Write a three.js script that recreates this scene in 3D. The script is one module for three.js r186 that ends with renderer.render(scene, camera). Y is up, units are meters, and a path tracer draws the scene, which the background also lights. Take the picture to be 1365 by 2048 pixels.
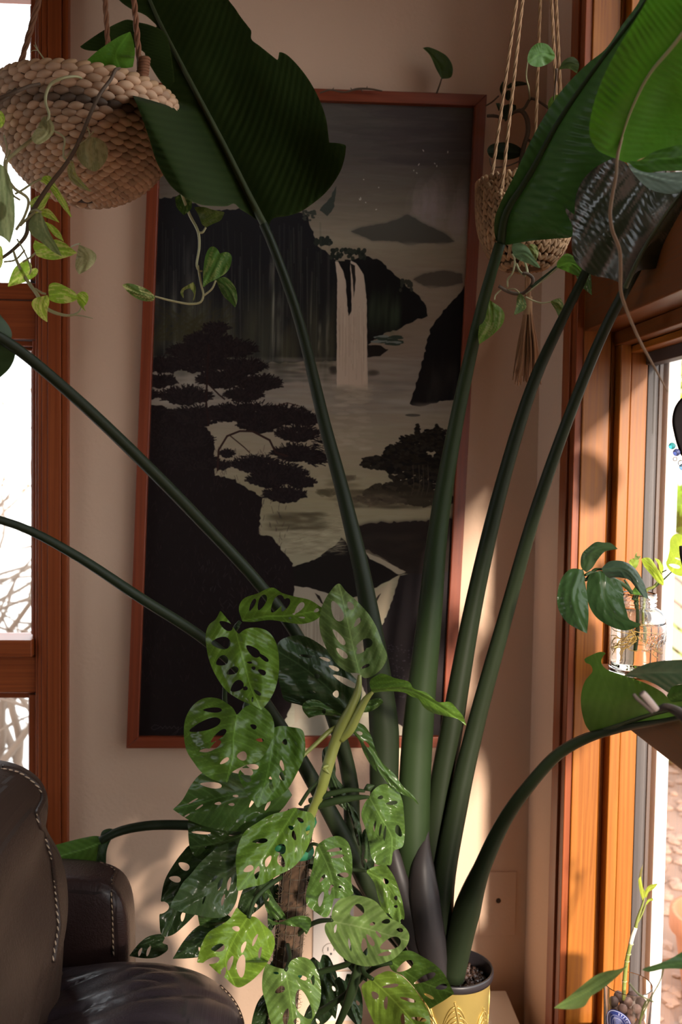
import * as THREE from 'three';
import { RoundedBoxGeometry } from 'three/addons/geometries/RoundedBoxGeometry.js';
import { mergeGeometries, mergeVertices } from 'three/addons/utils/BufferGeometryUtils.js';
import { ImprovedNoise } from 'three/addons/math/ImprovedNoise.js';
import { FontLoader } from 'three/addons/loaders/FontLoader.js';
import { TextGeometry } from 'three/addons/geometries/TextGeometry.js';

// ---------- camera, sky, sun, exposure ----------
const scene = new THREE.Scene();
const FPX = 1990, PITCH = 2.92, ROLL = 0.88, YAW = 3.3, EYE = 1.28;
const camera = new THREE.PerspectiveCamera(2 * Math.atan(1024 / FPX) * 180 / Math.PI, 1365 / 2048, 0.02, 200);
camera.position.set(0, EYE, 0);
camera.rotation.set(-PITCH * Math.PI / 180, -YAW * Math.PI / 180, ROLL * Math.PI / 180, 'YXZ');
camera.updateMatrixWorld(true);
camera.focus = 1.5; camera.userData.fStop = 5;
scene.background = new THREE.Color(0.93, 0.97, 1.0);
scene.backgroundIntensity = 4;
const renderer = new THREE.WebGLRenderer({ antialias: true });
renderer.toneMapping = THREE.LinearToneMapping;
renderer.toneMappingExposure = 1.08;
renderer.shadowMap.enabled = true;
const sun = new THREE.DirectionalLight(new THREE.Color(1, 0.86, 0.72), 10.5);
sun.name = 'sun'; sun.position.set(0.6 + 0.25 * 4, 1.0 + 0.3 * 4, -1.69 + 4); sun.target.position.set(0.6, 1.0, -1.69);
sun.castShadow = true; sun.shadow.radius = 10; sun.shadow.mapSize.set(2048, 2048);
Object.assign(sun.shadow.camera, { left: -3, right: 3, top: 3, bottom: -3, near: 0.1, far: 12 });
scene.add(sun, sun.target);

// ---------- helpers ----------
let seed = 7;
const rnd = () => { seed = (seed * 1664525 + 1013904223) >>> 0; return seed / 4294967296; };
const rr = (a, b) => a + (b - a) * rnd();
const lerp = THREE.MathUtils.lerp, clamp = THREE.MathUtils.clamp, sstep = THREE.MathUtils.smoothstep;
const perlin = new ImprovedNoise();
const V = (x, y, z) => new THREE.Vector3(x, y, z);
const camQ = camera.quaternion.clone();
function P(px, py, d) {           // the point seen at that place of the picture, d metres in front along the room's axis
  const v = V((px - 682.5) / FPX, -(py - 1024) / FPX, -1).applyQuaternion(camQ);
  return v.multiplyScalar(d / -v.z).add(camera.position);
}
const pxm = (d) => d / FPX;       // metres per pixel at a distance
const used = {};
function numbered(n) { const k = used[n] = (used[n] ?? -1) + 1; return k ? n + '_' + String(k).padStart(3, '0') : n; }
function thing(name, label, category, pos = V(0, 0, 0), group) {
  const o = new THREE.Group(); o.name = numbered(name); o.position.copy(pos);
  o.userData = { label, category }; if (group) o.userData.group = group;
  scene.add(o); return o;
}
function part(parent, name, geo, mat, label) {   // geometry in room coordinates
  if (parent.isScene !== true) { const w = V(0, 0, 0); for (let q = parent; q && !q.isScene; q = q.parent) w.add(q.position); if (w.lengthSq() > 0) geo.translate(-w.x, -w.y, -w.z); }
  const m = new THREE.Mesh(geo, mat); m.name = name; m.castShadow = m.receiveShadow = true;
  if (label) m.userData.label = label;
  parent.add(m); return m;
}
function struct(name, geo, mat) { const m = part(scene, numbered(name), geo, mat); m.userData.kind = 'structure'; return m; }
function single(name, geo, mat, label, category, group) {
  geo.computeBoundingBox(); const c = geo.boundingBox.getCenter(V(0, 0, 0)); c.y = geo.boundingBox.min.y;
  geo.translate(-c.x, -c.y, -c.z);
  const m = new THREE.Mesh(geo, mat); m.position.copy(c); m.name = numbered(name); m.castShadow = m.receiveShadow = true;
  m.userData = { label, category }; if (group) m.userData.group = group; scene.add(m); return m;
}
// box from corner to corner, chamfered, uv in metres with v along the longest side
function box(x0, x1, y0, y1, z0, z1, r = 0.002) {
  const w = x1 - x0, h = y1 - y0, d = z1 - z0;
  const g = new RoundedBoxGeometry(w, h, d, 2, Math.min(r, w * 0.45, h * 0.45, d * 0.45));
  g.translate((x0 + x1) / 2, (y0 + y1) / 2, (z0 + z1) / 2);
  return metricUV(g, w >= h && w >= d ? 0 : h >= d ? 1 : 2);
}
function metricUV(g, long) {
  const p = g.attributes.position, n = g.attributes.normal, uv = new Float32Array(p.count * 2), o = rnd() * 7;
  for (let i = 0; i < p.count; i++) {
    const a = [p.getX(i), p.getY(i), p.getZ(i)], b = [Math.abs(n.getX(i)), Math.abs(n.getY(i)), Math.abs(n.getZ(i))];
    const k = b[0] >= b[1] && b[0] >= b[2] ? 0 : b[1] >= b[2] ? 1 : 2;
    let q = [0, 1, 2].filter((j) => j !== k);
    if (q[0] === long) q = [q[1], q[0]];
    uv[2 * i] = a[q[0]] + o; uv[2 * i + 1] = a[q[1]] + o * 0.37;
  }
  g.setAttribute('uv', new THREE.BufferAttribute(uv, 2)); return g;
}
const merge = (list) => mergeGeometries(list.map((g) => { const q = g.index ? g.toNonIndexed() : g.clone(); for (const k of Object.keys(q.attributes)) if (!['position', 'normal', 'uv'].includes(k)) q.deleteAttribute(k); return q; }));
// swept tube with a radius at every point; points are vectors
function sweep(pts, radii, seg = 8, steps = 0, oval = 1) {
  const c = new THREE.CatmullRomCurve3(pts, false, 'centripetal'), n = steps || Math.max(6, (pts.length - 1) * 6);
  const f = c.computeFrenetFrames(n, false), pos = [], uv = [], idx = [], L = c.getLength();
  for (let i = 0; i <= n; i++) {
    const u = i / n, p = c.getPointAt(u), t = c.getUtoTmapping(u) * (pts.length - 1), k = Math.min(pts.length - 2, Math.floor(t));
    const r = Array.isArray(radii) ? lerp(radii[k], radii[k + 1], t - k) : radii;
    for (let j = 0; j <= seg; j++) {
      const a = j / seg * Math.PI * 2, ca = Math.cos(a) * r, sa = Math.sin(a) * r * oval;
      pos.push(p.x + f.normals[i].x * ca + f.binormals[i].x * sa, p.y + f.normals[i].y * ca + f.binormals[i].y * sa, p.z + f.normals[i].z * ca + f.binormals[i].z * sa);
      uv.push(a * r, u * L);
    }
  }
  for (let i = 0; i < n; i++) for (let j = 0; j < seg; j++) { const a = i * (seg + 1) + j, b = a + seg + 1; idx.push(a, b, a + 1, b, b + 1, a + 1); }
  for (const [row, flip] of [[0, 1], [n, 0]]) {
    const p = c.getPointAt(row / n), q = pos.length / 3; pos.push(p.x, p.y, p.z); uv.push(0, 0);
    for (let j = 0; j < seg; j++) { const a = row * (seg + 1) + j; flip ? idx.push(q, a, a + 1) : idx.push(q, a + 1, a); }
  }
  const g = new THREE.BufferGeometry(); g.setIndex(idx);
  g.setAttribute('position', new THREE.Float32BufferAttribute(pos, 3)); g.setAttribute('uv', new THREE.Float32BufferAttribute(uv, 2));
  g.computeVertexNormals(); return g;
}
// stem given in picture points [x, y, depth, radius in pixels]
function stemPx(list, seg = 8, oval = 1) { return sweep(list.map(([x, y, d]) => P(x, y, d)), list.map(([, , d, r]) => r * pxm(d)), seg, 0, oval); }
function spin(profile, seg = 48) { return new THREE.LatheGeometry(profile.map(([r, y]) => new THREE.Vector2(r, y)), seg); }

// ---------- textures ----------
function tex(w, h, fn, srgb) {
  const d = new Uint8Array(w * h * 4);
  for (let y = 0; y < h; y++) for (let x = 0; x < w; x++) { const c = fn(x / w, y / h), i = (y * w + x) * 4; d[i] = clamp(c[0], 0, 1) * 255; d[i + 1] = clamp(c[1], 0, 1) * 255; d[i + 2] = clamp(c[2], 0, 1) * 255; d[i + 3] = 255; }
  const t = new THREE.DataTexture(d, w, h); t.wrapS = t.wrapT = THREE.RepeatWrapping; t.magFilter = THREE.LinearFilter; t.minFilter = THREE.LinearMipmapLinearFilter; t.generateMipmaps = true;
  if (srgb) t.colorSpace = THREE.SRGBColorSpace; t.needsUpdate = true; return t;
}
// noise that repeats every unit
function tn(u, v, fu, fv, s = 0) { const n = (a, b) => perlin.noise(a * fu + s, b * fv + s * 1.7, s * 3.1 + 0.5); const a = lerp(n(u, v), n(u - 1, v), u), b = lerp(n(u, v - 1), n(u - 1, v - 1), u); return lerp(a, b, v); }
function woodMaps(base, dark, s) {
  const f = (u, v) => {
    const warp = tn(u, v, 5, 1.2, s) * 0.9, ring = Math.sin((u * 22 + warp * 6) * Math.PI * 2) * 0.5 + 0.5;
    const fine = tn(u, v, 90, 3, s + 4), pore = tn(u, v, 160, 9, s + 9);
    return clamp(0.32 * ring + 0.5 + 0.55 * fine + 0.35 * tn(u, v, 3, 2, s + 2) + (pore < -0.28 ? -0.25 : 0), 0, 1);
  };
  const color = tex(512, 512, (u, v) => { const k = f(u, v); return [0, 1, 2].map((c) => lerp(dark[c], base[c], k)); }, true);
  const rough = tex(256, 256, (u, v) => { const k = 0.36 + 0.12 * f(u, v); return [k, k, k]; });
  color.repeat.set(3.2, 0.9); rough.repeat.set(3.2, 0.9);
  return { map: color, roughnessMap: rough, roughness: 1, bumpMap: color, bumpScale: 0.0004 };
}
const rgb = (r, g, b) => new THREE.Color().setRGB(r, g, b);
const std = (o) => new THREE.MeshStandardMaterial(o);
const phy = (o) => new THREE.MeshPhysicalMaterial(o);
const wallBump = tex(512, 512, (u, v) => { const k = 0.5 + 0.35 * tn(u, v, 60, 60, 3) + 0.2 * tn(u, v, 130, 130, 8); return [k, k, k]; });
wallBump.repeat.set(2, 2);
const M = {};
M.wall = std({ color: rgb(0.68, 0.475, 0.34), roughness: 0.85, bumpMap: wallBump, bumpScale: 0.0006 });
M.ceil = std({ color: rgb(0.17, 0.11, 0.07), roughness: 0.8 });
M.panel = std({ color: rgb(0.09, 0.05, 0.03), roughness: 0.7 });
M.woodDark = std({ ...woodMaps([0.6, 0.3, 0.12], [0.45, 0.185, 0.055], 1) });
M.woodGold = std({ ...woodMaps([0.64, 0.385, 0.1], [0.51, 0.275, 0.055], 5) });
M.woodShaded = std({ ...woodMaps([0.46, 0.25, 0.08], [0.36, 0.18, 0.045], 6) });  // window wood darkened to put the shade on beam and shelf into the colour
M.woodFrame = std({ ...woodMaps([0.54, 0.25, 0.13], [0.42, 0.16, 0.075], 8) });
M.woodFloor = std({ ...woodMaps([0.36, 0.23, 0.14], [0.26, 0.15, 0.09], 12) });
M.metal = std({ color: rgb(0.06, 0.05, 0.047), roughness: 0.55 });
M.rubber = std({ color: rgb(0.04, 0.035, 0.035), roughness: 0.6 });
M.glass = phy({ color: rgb(1, 1, 1), transmission: 1, thickness: 0, roughness: 0, ior: 1.45, specularIntensity: 0.6 });
M.white = std({ color: rgb(0.75, 0.7, 0.66), roughness: 0.5 });
// ---------- the setting ----------
const ZB = -2.0, XR = P(1076, 900, 2).x, XL = -2.6, ZF = 2.2, H = 2.55;
// picture columns of the left window
const lx = (px, y = 900) => P(px, y, 2.0).x, ly = (py, x = 40) => P(x, py, 2.0).y;
const wL0 = -0.98, wL1 = lx(60), wB = 0.1, wT = ly(8);
// back wall round the left window opening
struct('wall_back', merge([box(XL - 0.15, wL0, 0, H, ZB - 0.16, ZB, 0.001), box(wL1 + 0.025, XR + 0.16, 0, H, ZB - 0.16, ZB, 0.001), box(wL0, wL1 + 0.025, wT + 0.03, H, ZB - 0.055, ZB, 0.001), box(wL0, wL1 + 0.025, 0, wB, ZB - 0.16, ZB, 0.001)]), M.wall);
// right wall round the right window opening
const zOn = (px, X = XR) => -X / P(px, 900, 1).x, zJ = zOn(1168), zN = 1.7, zT = -0.75, rB = 0.27, rT = 2.4;
struct('wall_right', merge([box(XR, XR + 0.14, 0, H, ZB, zJ - 0.02, 0.001), box(XR, XR + 0.14, 0, H, zN, ZF, 0.001), box(XR, XR + 0.14, 0, rB, zJ - 0.02, zN, 0.001), box(XR, XR + 0.14, rT, H, zJ - 0.02, zN, 0.001), box(XR, XR + 0.14, 1.6, rT, zT, zN, 0.001)]), M.wall);
struct('wall_left', merge([box(XL - 0.15, XL, 0, H, ZB, -1.5, 0.001), box(XL - 0.15, XL, 0, H, 0.1, ZF, 0.001), box(XL - 0.15, XL, 0, 0.9, -1.5, 0.1, 0.001), box(XL - 0.15, XL, 1.75, H, -1.5, 0.1, 0.001)]), M.wall);
{ const w = thing('window_3', undefined, undefined, V(XL, 0.9, -0.7)); w.userData = { kind: 'structure' }; part(w, 'window_pane', box(XL - 0.1, XL - 0.096, 0.9, 1.75, -1.5, 0.1, 0.0005), M.glass); part(w, 'window_frame', merge([box(XL - 0.12, XL + 0.015, 0.9, 1.75, -1.5, -1.44, 0.002), box(XL - 0.12, XL + 0.015, 0.9, 1.75, 0.04, 0.1, 0.002), box(XL - 0.12, XL + 0.015, 0.9, 0.96, -1.44, 0.04, 0.002), box(XL - 0.12, XL + 0.015, 1.69, 1.75, -1.44, 0.04, 0.002)]), M.woodDark); }
struct('wall_front', box(XL - 0.15, XR + 0.14, 0, H, ZF, ZF + 0.15, 0.001), M.panel);
struct('ceiling', box(XL - 0.15, XR + 0.14, H, H + 0.15, ZB - 0.16, ZF + 0.15, 0.001), M.ceil);
{ const f = struct('floor', box(XL - 0.15, XR + 0.14, -0.15, -0.012, ZB - 0.16, ZF + 0.15, 0.001), M.woodFloor);
  const plank = box(-0.06, 0.06, -0.012, 0, -1.0, 1.0, 0.0015);
  for (let i = 0; i < 25; i++) for (let k = 0; k < 2; k++) { const m = new THREE.Mesh(plank, M.woodFloor); m.name = 'floor_plank'; m.position.set(XL + 0.06 + i * 0.121, 0, ZB + 1.05 + k * 2.05); m.castShadow = m.receiveShadow = true; if (m.position.x < XR - 0.06) f.add(m); } }

// left window: casing, frame, rails, sills and panes
function windowPart(list, parent) { for (const [n, g, m] of list) part(parent, n, g, m); }
{
  const X = lx, Y = ly, f = ZB;
  const w = thing('window_1', undefined, undefined, V(wL1, 0, ZB)); w.userData = { kind: 'structure' };
  const c0 = X(75), c1 = X(140);
  const strips = [[c0, X(80), 0.016], [X(80.6), X(88), 0.02], [X(88.6), X(100), 0.022], [X(100.6), X(127), 0.024], [X(127.6), c1, 0.02]];
  for (const [a, b, t] of strips) part(w, 'casing_strip', box(a, b, 0, H, f, f + t, 0.0015), M.woodDark);
  const rail = (a, b, x1, t, n = 'rail', z0 = -0.06) => part(w, n, box(wL0, x1, Y(b), Y(a), f + z0, f + t, 0.003), M.woodDark);
  part(w, 'stile', box(X(63), X(74.5), Y(560), H - 0.02, f - 0.06, f + 0.006, 0.002), M.woodDark);
  part(w, 'stile', box(X(66), X(74.5), Y(1310), Y(680), f - 0.06, f + 0.006, 0.002), M.woodDark);
  part(w, 'stile', box(X(59), X(74.5), wB, Y(1388), f - 0.06, f + 0.006, 0.002), M.woodDark);
  part(w, 'glazing_bead', box(X(57.5), X(62.4), Y(566), Y(5), f - 0.055, f - 0.01, 0.001), M.metal);
  part(w, 'glazing_bead', box(X(57.5), X(65.4), Y(1272), Y(700), f - 0.055, f - 0.016, 0.002), M.woodDark);
  part(w, 'glazing_bead', box(X(52), X(58.4), wB, Y(1398), f - 0.055, f - 0.016, 0.002), M.woodDark);
  rail(-70, -18, X(62.4), 0.004); rail(567, 600, X(74.5), 0.01); rail(601.5, 679, X(74.5), 0.006);
  rail(681, 692, X(74), -0.004); rail(693, 700, X(66), -0.014);
  rail(1275, 1309, X(71), 0.03, 'window_sill'); rail(1311, 1385, X(74.5), 0.006); rail(1386, 1398, X(60), -0.006);
  for (const [a, b, x] of [[8, 567, 58], [700, 1274, 58], [1398, 2110, 53]]) part(w, 'window_pane', box(wL0, X(x), Math.max(wB, Y(b)), Y(a), f - 0.05, f - 0.046, 0.0005), M.glass);
  part(w, 'stile', box(wL0, wL0 + 0.05, wB, wT + 0.03, f - 0.045, f, 0.002), M.woodDark);
}
// right window: its far jamb faces the camera
{
  const w = thing('window_2', undefined, undefined, V(XR, 0, zJ)); w.userData = { kind: 'structure' };
  const jx = (px) => P(px, 900, -zJ).x, f = zJ, cz = (px) => zOn(px);
  // casing on the wall's face, seen at a slant
  for (const [p, q, t] of [[1134, 1141, 0.012], [1141.5, 1149, 0.017], [1149.5, 1157, 0.02], [1157.5, 1166.5, 0.016]]) part(w, 'casing_strip', box(XR - t, XR, 0.1, H, cz(p), cz(q), 0.0015), M.woodDark);
  part(w, 'jamb_board', box(XR - 0.004, jx(1218), rB, rT, f - 0.02, f, 0.002), M.woodGold);
  part(w, 'jamb_board', box(jx(1221), jx(1229), rB, rT, f - 0.02, f - 0.007, 0.001), M.woodGold);
  part(w, 'window_stop', box(jx(1229), jx(1250), rB, rT, f - 0.02, f + 0.022, 0.002), M.woodGold);
  part(w, 'jamb_board', box(jx(1254), jx(1287), rB, rT, f - 0.02, f + 0.012, 0.002), M.woodGold);
  part(w, 'sash_frame', box(jx(1289), jx(1309), rB, rT, f - 0.02, f + 0.008, 0.002), M.metal);
  part(w, 'sash_frame', box(jx(1309.3), jx(1313), rB, rT, f - 0.02, f + 0.003, 0.001), M.rubber);
  part(w, 'sash_frame', box(jx(1313.4), jx(1321), rB, rT, f - 0.02, f + 0.006, 0.001), M.metal);
  // head beam between the upper and the lower light
  const hB = 1.478, hT = 1.63;
  part(w, 'head_beam', box(XR - 0.005, XR + 0.1, hB + 0.03, hT, f, zN, 0.003), M.woodShaded);
  part(w, 'head_stop', box(XR + 0.048, XR + 0.1, hB + 0.006, hB + 0.0295, f, zN, 0.002), M.woodShaded);
  part(w, 'head_stop', box(XR + 0.0715, XR + 0.1, hB - 0.006, hB + 0.0055, f, zN, 0.002), M.woodGold);
  part(w, 'sash_frame', box(XR + 0.1005, XR + 0.124, hB - 0.026, hT, f + 0.008, zN, 0.002), M.metal);
  part(w, 'mullion', box(XR, XR + 0.13, 1.63, rT, zT - 0.03, zT, 0.002), M.woodGold);
  part(w, 'near_jamb', box(XR, XR + 0.13, rB, rT, zN - 0.02, zN, 0.002), M.woodGold);
  part(w, 'window_sill', box(XR - 0.03, XR + 0.13, rB, rB + 0.03, f + 0.023, zN, 0.003), M.woodGold);
  part(w, 'window_pane', box(XR + 0.115, XR + 0.119, rB + 0.03, hB - 0.02, f + 0.008, zN - 0.02, 0.0005), M.glass);
  part(w, 'window_pane', box(XR + 0.115, XR + 0.119, hT, rT, f + 0.008, zT - 0.03, 0.0005), M.glass);
  // white outer trim
  part(w, 'outer_trim', box(XR + 0.14, XR + 0.162, -0.1, rT + 0.1, f - 0.1, f + 0.014, 0.002), M.white);
}
// the shelf across the window
{ const s = thing('window_shelf', 'thick wooden shelf board crossing the sunny window under the jar', 'shelf', V(XR + 0.05, 0.893, -0.5)); part(s, 'board', box(XR - 0.004, XR + 0.1, 0.893, 0.955, -1.592, zN - 0.022, 0.003), M.woodShaded); part(s, 'cleat', box(XR + 0.05, XR + 0.095, 0.9, 0.935, zJ + 0.024, -1.591, 0.002), M.woodGold); }

// ---------- painting ----------
{
  // corners of the frame on the wall
  const d = 1.975;
  const TL = P(305, 166, d), TR = P(971, 191, d), BL = P(250, 1496, d), BR = P(908, 1494, d);
  const c = TL.clone().add(TR).add(BL).add(BR).multiplyScalar(0.25);
  const w = (TL.distanceTo(TR) + BL.distanceTo(BR)) / 2, h = (TL.distanceTo(BL) + TR.distanceTo(BR)) / 2;
  const down = BL.clone().add(BR).sub(TL).sub(TR), ang = Math.atan2(down.x, -down.y);
  const acr = TR.clone().add(BR).sub(TL).sub(BL), ang2 = Math.atan2(acr.y, acr.x);
  const t = thing('painting', 'tall dark landscape painting of a waterfall in a thin reddish wood frame', 'painting', V(c.x, c.y - h / 2, ZB + 0.003));
  const rot = ang2, rack = Math.tan(ang2 - ang); // the old frame is racked out of square
  const shear = (g) => g.applyMatrix4(new THREE.Matrix4().set(1, rack, 0, 0, 0, 1, 0, 0, 0, 0, 1, 0, 0, 0, 0, 1));
  t.rotation.z = rot; t.position.x += Math.sin(rot) * h / 2;
  const fw = 0.0225, hx = w / 2, add = (n, g, m) => { shear(g); g.translate(0, h / 2, 0); const k = new THREE.Mesh(g, m); k.name = n; k.castShadow = k.receiveShadow = true; t.add(k); return k; };
  const member = (L) => { const s = new THREE.Shape(); s.moveTo(-L / 2, 0); s.lineTo(L / 2, 0); s.lineTo(L / 2 - fw, fw); s.lineTo(-L / 2 + fw, fw); s.closePath(); const g = new THREE.ExtrudeGeometry(s, { depth: 0.022, bevelEnabled: true, bevelSize: 0.0018, bevelThickness: 0.0018, bevelSegments: 2, bevelOffset: -0.0018 }); return metricUV(g, 0); };
  const put = (L, rz, x, y) => { const g = member(L); g.rotateZ(rz); g.translate(x, y, 0.002); add('frame_member', g, M.woodFrame); };
  put(w, 0, 0, -h / 2); put(w, Math.PI, 0, h / 2); put(h, Math.PI / 2, hx, 0); put(h, -Math.PI / 2, -hx, 0);
  const cv = document.createElement('canvas'); cv.width = 1024; cv.height = 2048;
  const toUV = (px, py) => { const q = P(px, py, d); q.x -= c.x; q.y -= c.y; const y = q.x * Math.sin(-rot) + q.y * Math.cos(-rot), x = q.x * Math.cos(-rot) - q.y * Math.sin(-rot) - rack * y; return [((x + hx - fw) / (w - 2 * fw)) * 1024, (1 - (y + h / 2 - fw) / (h - 2 * fw)) * 2048]; };
  paintPicture(cv.getContext('2d'), toUV);
  const tx = new THREE.CanvasTexture(cv); tx.colorSpace = THREE.SRGBColorSpace;
  const weave = tex(256, 256, (u, v) => { const k = 0.5 + 0.25 * Math.sin(u * 80 * 6.283) + 0.25 * Math.sin(v * 80 * 6.283); return [k, k, k]; }); weave.repeat.set(5, 10);
  const g = new THREE.PlaneGeometry(w - 2 * fw + 0.004, h - 2 * fw + 0.004, 1, 1);
  const pl = new THREE.BoxGeometry(w - 2 * fw + 0.004, h - 2 * fw + 0.004, 0.008); pl.translate(0, 0, 0.009);
  const blank = std({ color: rgb(0.3, 0.25, 0.2), roughness: 0.9 }), art = phy({ map: tx, roughness: 0.8, specularIntensity: 0.2, bumpMap: weave, bumpScale: 0.0003 });
  add('painted_canvas', pl, [blank, blank, blank, blank, art, blank]);
}
function paintPicture(g, uv) {
  g.fillStyle = '#8f897c'; g.fillRect(0, 0, 1024, 2048);
  let s = 11; const r = () => { s = (s * 1664525 + 1013904223) >>> 0; return s / 4294967296; };
  const poly = (pts, fill) => { g.fillStyle = fill; g.beginPath(); pts.forEach(([x, y], i) => { const [a, b] = uv(x, y); i ? g.lineTo(a, b) : g.moveTo(a, b); }); g.closePath(); g.fill(); };
  const rough = (pts, fill, j) => { const o = []; pts.forEach((p, i) => { const q = pts[(i + 1) % pts.length], n = Math.max(1, Math.round(Math.hypot(q[0] - p[0], q[1] - p[1]) / 6)); for (let k = 0; k < n; k++) o.push([p[0] + (q[0] - p[0]) * k / n + (r() - 0.5) * j, p[1] + (q[1] - p[1]) * k / n + (r() - 0.5) * j]); }); poly(o, fill); };
  const dab = (x, y, rx, ry, fill, rot = 0) => { const [a, b] = uv(x, y); g.fillStyle = fill; g.beginPath(); g.ellipse(a, b, rx * 1.6, ry * 1.6, rot, 0, 7); g.fill(); };
  const line = (pts, col, w) => { g.strokeStyle = col; g.lineWidth = w * 1.6; g.lineCap = 'round'; g.lineJoin = 'round'; g.beginPath(); pts.forEach(([x, y], i) => { const [a, b] = uv(x, y); i ? g.lineTo(a, b) : g.moveTo(a, b); }); g.stroke(); };
  const soft = (px, fn) => { g.shadowBlur = px; const r0 = g.fillStyle; fn((c) => { g.shadowColor = c; return c; }); g.shadowBlur = 0; g.shadowColor = 'rgba(0,0,0,0)'; };
  const mist = (x, y, rx, ry, col, a) => { const [u, v] = uv(x, y), q = g.createRadialGradient(0, 0, 0, 0, 0, 1); q.addColorStop(0, col); q.addColorStop(1, col.replace(/rgb\((.*)\)/, 'rgba($1,0)')); g.save(); g.globalAlpha = a; g.translate(u, v); g.scale(rx * 1.6, ry * 1.6); g.fillStyle = q; g.beginPath(); g.arc(0, 0, 1, 0, 7); g.fill(); g.restore(); };
  const mixc = (a, b, k) => `rgb(${a.map((v, i) => Math.round(v + (b[i] - v) * k)).join(',')})`;
  // sky and mist in soft brush strokes
  const tone = (y) => { const st = [[160, [92, 88, 82]], [300, [88, 82, 78]], [400, [112, 102, 90]], [480, [150, 138, 118]], [640, [146, 130, 112]], [760, [140, 130, 118]], [900, [158, 146, 124]], [1000, [150, 140, 112]], [1120, [158, 150, 124]], [1500, [172, 168, 150]]]; let i = 0; while (i < st.length - 2 && st[i + 1][0] < y) i++; const k = clamp((y - st[i][0]) / (st[i + 1][0] - st[i][0]), 0, 1); return st[i][1].map((v, c) => v + (st[i + 1][1][c] - v) * k); };
  for (let y = 150; y < 1510; y += 3) { const c = tone(y); poly([[230, y], [1000, y], [1000, y + 5], [230, y + 5]], mixc(c, c, 0)); }
  for (let i = 0; i < 5200; i++) { const y = 150 + r() * 1350, x = 240 + r() * 740, c = tone(y), k = (r() - 0.5) * 26; g.globalAlpha = 0.22; dab(x, y, 12 + r() * 46, 1 + r() * 4, `rgb(${c.map((v) => Math.round(v + k)).join(',')})`, (r() - 0.5) * 0.25); }
  g.globalAlpha = 0.25; for (let i = 0; i < 60; i++) dab(760 + r() * 190, 200 + r() * 130, 40 + r() * 50, 4 + r() * 8, '#4c4643');
  g.globalAlpha = 0.06; for (let i = 0; i < 60; i++) dab(820 + r() * 110, 380 + r() * 90, 16, 20 + r() * 30, '#a69c92');
  g.globalAlpha = 1;
  // far hills
  soft(10, (c) => rough([[702, 462], [730, 452], [775, 445], [800, 436], [815, 428], [830, 436], [858, 452], [885, 464], [910, 482], [885, 487], [850, 485], [820, 490], [790, 481], [745, 480]], c('#55524a'), 2));
  soft(10, (c) => rough([[826, 558], [850, 546], [890, 540], [925, 548], [925, 565], [895, 572], [860, 576]], c('#5a5248'), 2));
  for (let i = 0; i < 46; i++) mist(720 + r() * 180, 486 + r() * 10, 26, 5, 'rgb(150,138,118)', 0.35); for (let i = 0; i < 26; i++) mist(840 + r() * 80, 573 + r() * 8, 20, 5, 'rgb(146,130,112)', 0.35);
  // the great cliff on the left
  rough([[260, 400], [330, 395], [365, 393], [420, 420], [520, 415], [600, 425], [615, 430], [628, 470], [636, 490], [655, 505], [672, 520], [676, 560], [676, 720], [560, 725], [400, 722], [260, 712]], '#212022', 4);
  rough([[640, 420], [660, 395], [675, 370], [668, 418], [655, 432]], '#3d423b', 4);
  for (let i = 0; i < 220; i++) { const x = 290 + r() * 380, y = 600 + r() * 130; mist(x, y, 5 + r() * 14, 30 + r() * 60, r() < 0.6 ? 'rgb(78,77,58)' : 'rgb(60,62,54)', 0.1 + 0.3 * clamp((y - 600) / 110, 0, 1)); }
  for (let i = 0; i < 34; i++) { dab(606 + r() * 26, 420 + r() * 20, 3, 2, '#3c3f37'); dab(630 + r() * 34, 474 + r() * 14, 4, 4, '#2c302a'); }
  for (let i = 0; i < 90; i++) { const x = 320 + r() * 340, y = 440 + r() * 120, L = 60 + r() * 200; g.globalAlpha = 0.1 + r() * 0.16; line([[x, y], [x + (r() - 0.5) * 8, y + L]], r() < 0.5 ? '#4d4f44' : '#6a6c60', 1 + r() * 3); }
  for (const [x, y, L, a, wd] of [[545, 520, 190, 0.3, 8], [560, 600, 100, 0.35, 10], [548, 540, 170, 0.4, 4], [640, 640, 70, 0.35, 6], [655, 620, 95, 0.3, 6], [380, 480, 170, 0.18, 14], [350, 560, 130, 0.18, 12], [622, 560, 150, 0.2, 3], [455, 560, 130, 0.16, 10], [320, 560, 120, 0.14, 14]]) { for (let k = 0; k < 14; k++) mist(x + (r() - 0.5) * wd, y + r() * L, wd * 0.5, L * 0.22, 'rgb(158,158,140)', a * 0.45); }
  g.globalAlpha = 0.3; for (let i = 0; i < 60; i++) line([[290 + r() * 180, 600 + r() * 60], [290 + r() * 180, 680]], '#3b3a24', 4); g.globalAlpha = 1;
  // right bank of the fall
  rough([[690, 520], [735, 512], [758, 520], [785, 545], [808, 566], [838, 590], [848, 605], [856, 630], [838, 638], [815, 648], [800, 658], [770, 666], [735, 690], [735, 715], [700, 716], [690, 620]], '#1d1c1c', 4);
  for (let i = 0; i < 60; i++) dab(662 + r() * 72, 498 + r() * 18, 4, 4, r() < 0.5 ? '#33372e' : '#272b25'); for (let i = 0; i < 20; i++) dab(800 + r() * 26, 560 + r() * 20, 3, 4, '#3c3d34');
  for (let i = 0; i < 60; i++) mist(738 + r() * 62, 600 + r() * 46, 3 + r() * 6, 24 + r() * 22, 'rgb(72,92,64)', 0.14);
  for (let i = 0; i < 26; i++) dab(752 + r() * 50, 672 + r() * 18, 12, 2.5, r() < 0.6 ? '#39443a' : '#7d8580');
  rough([[735, 690], [762, 690], [776, 700], [760, 712], [735, 715]], '#26221f', 3);
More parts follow.
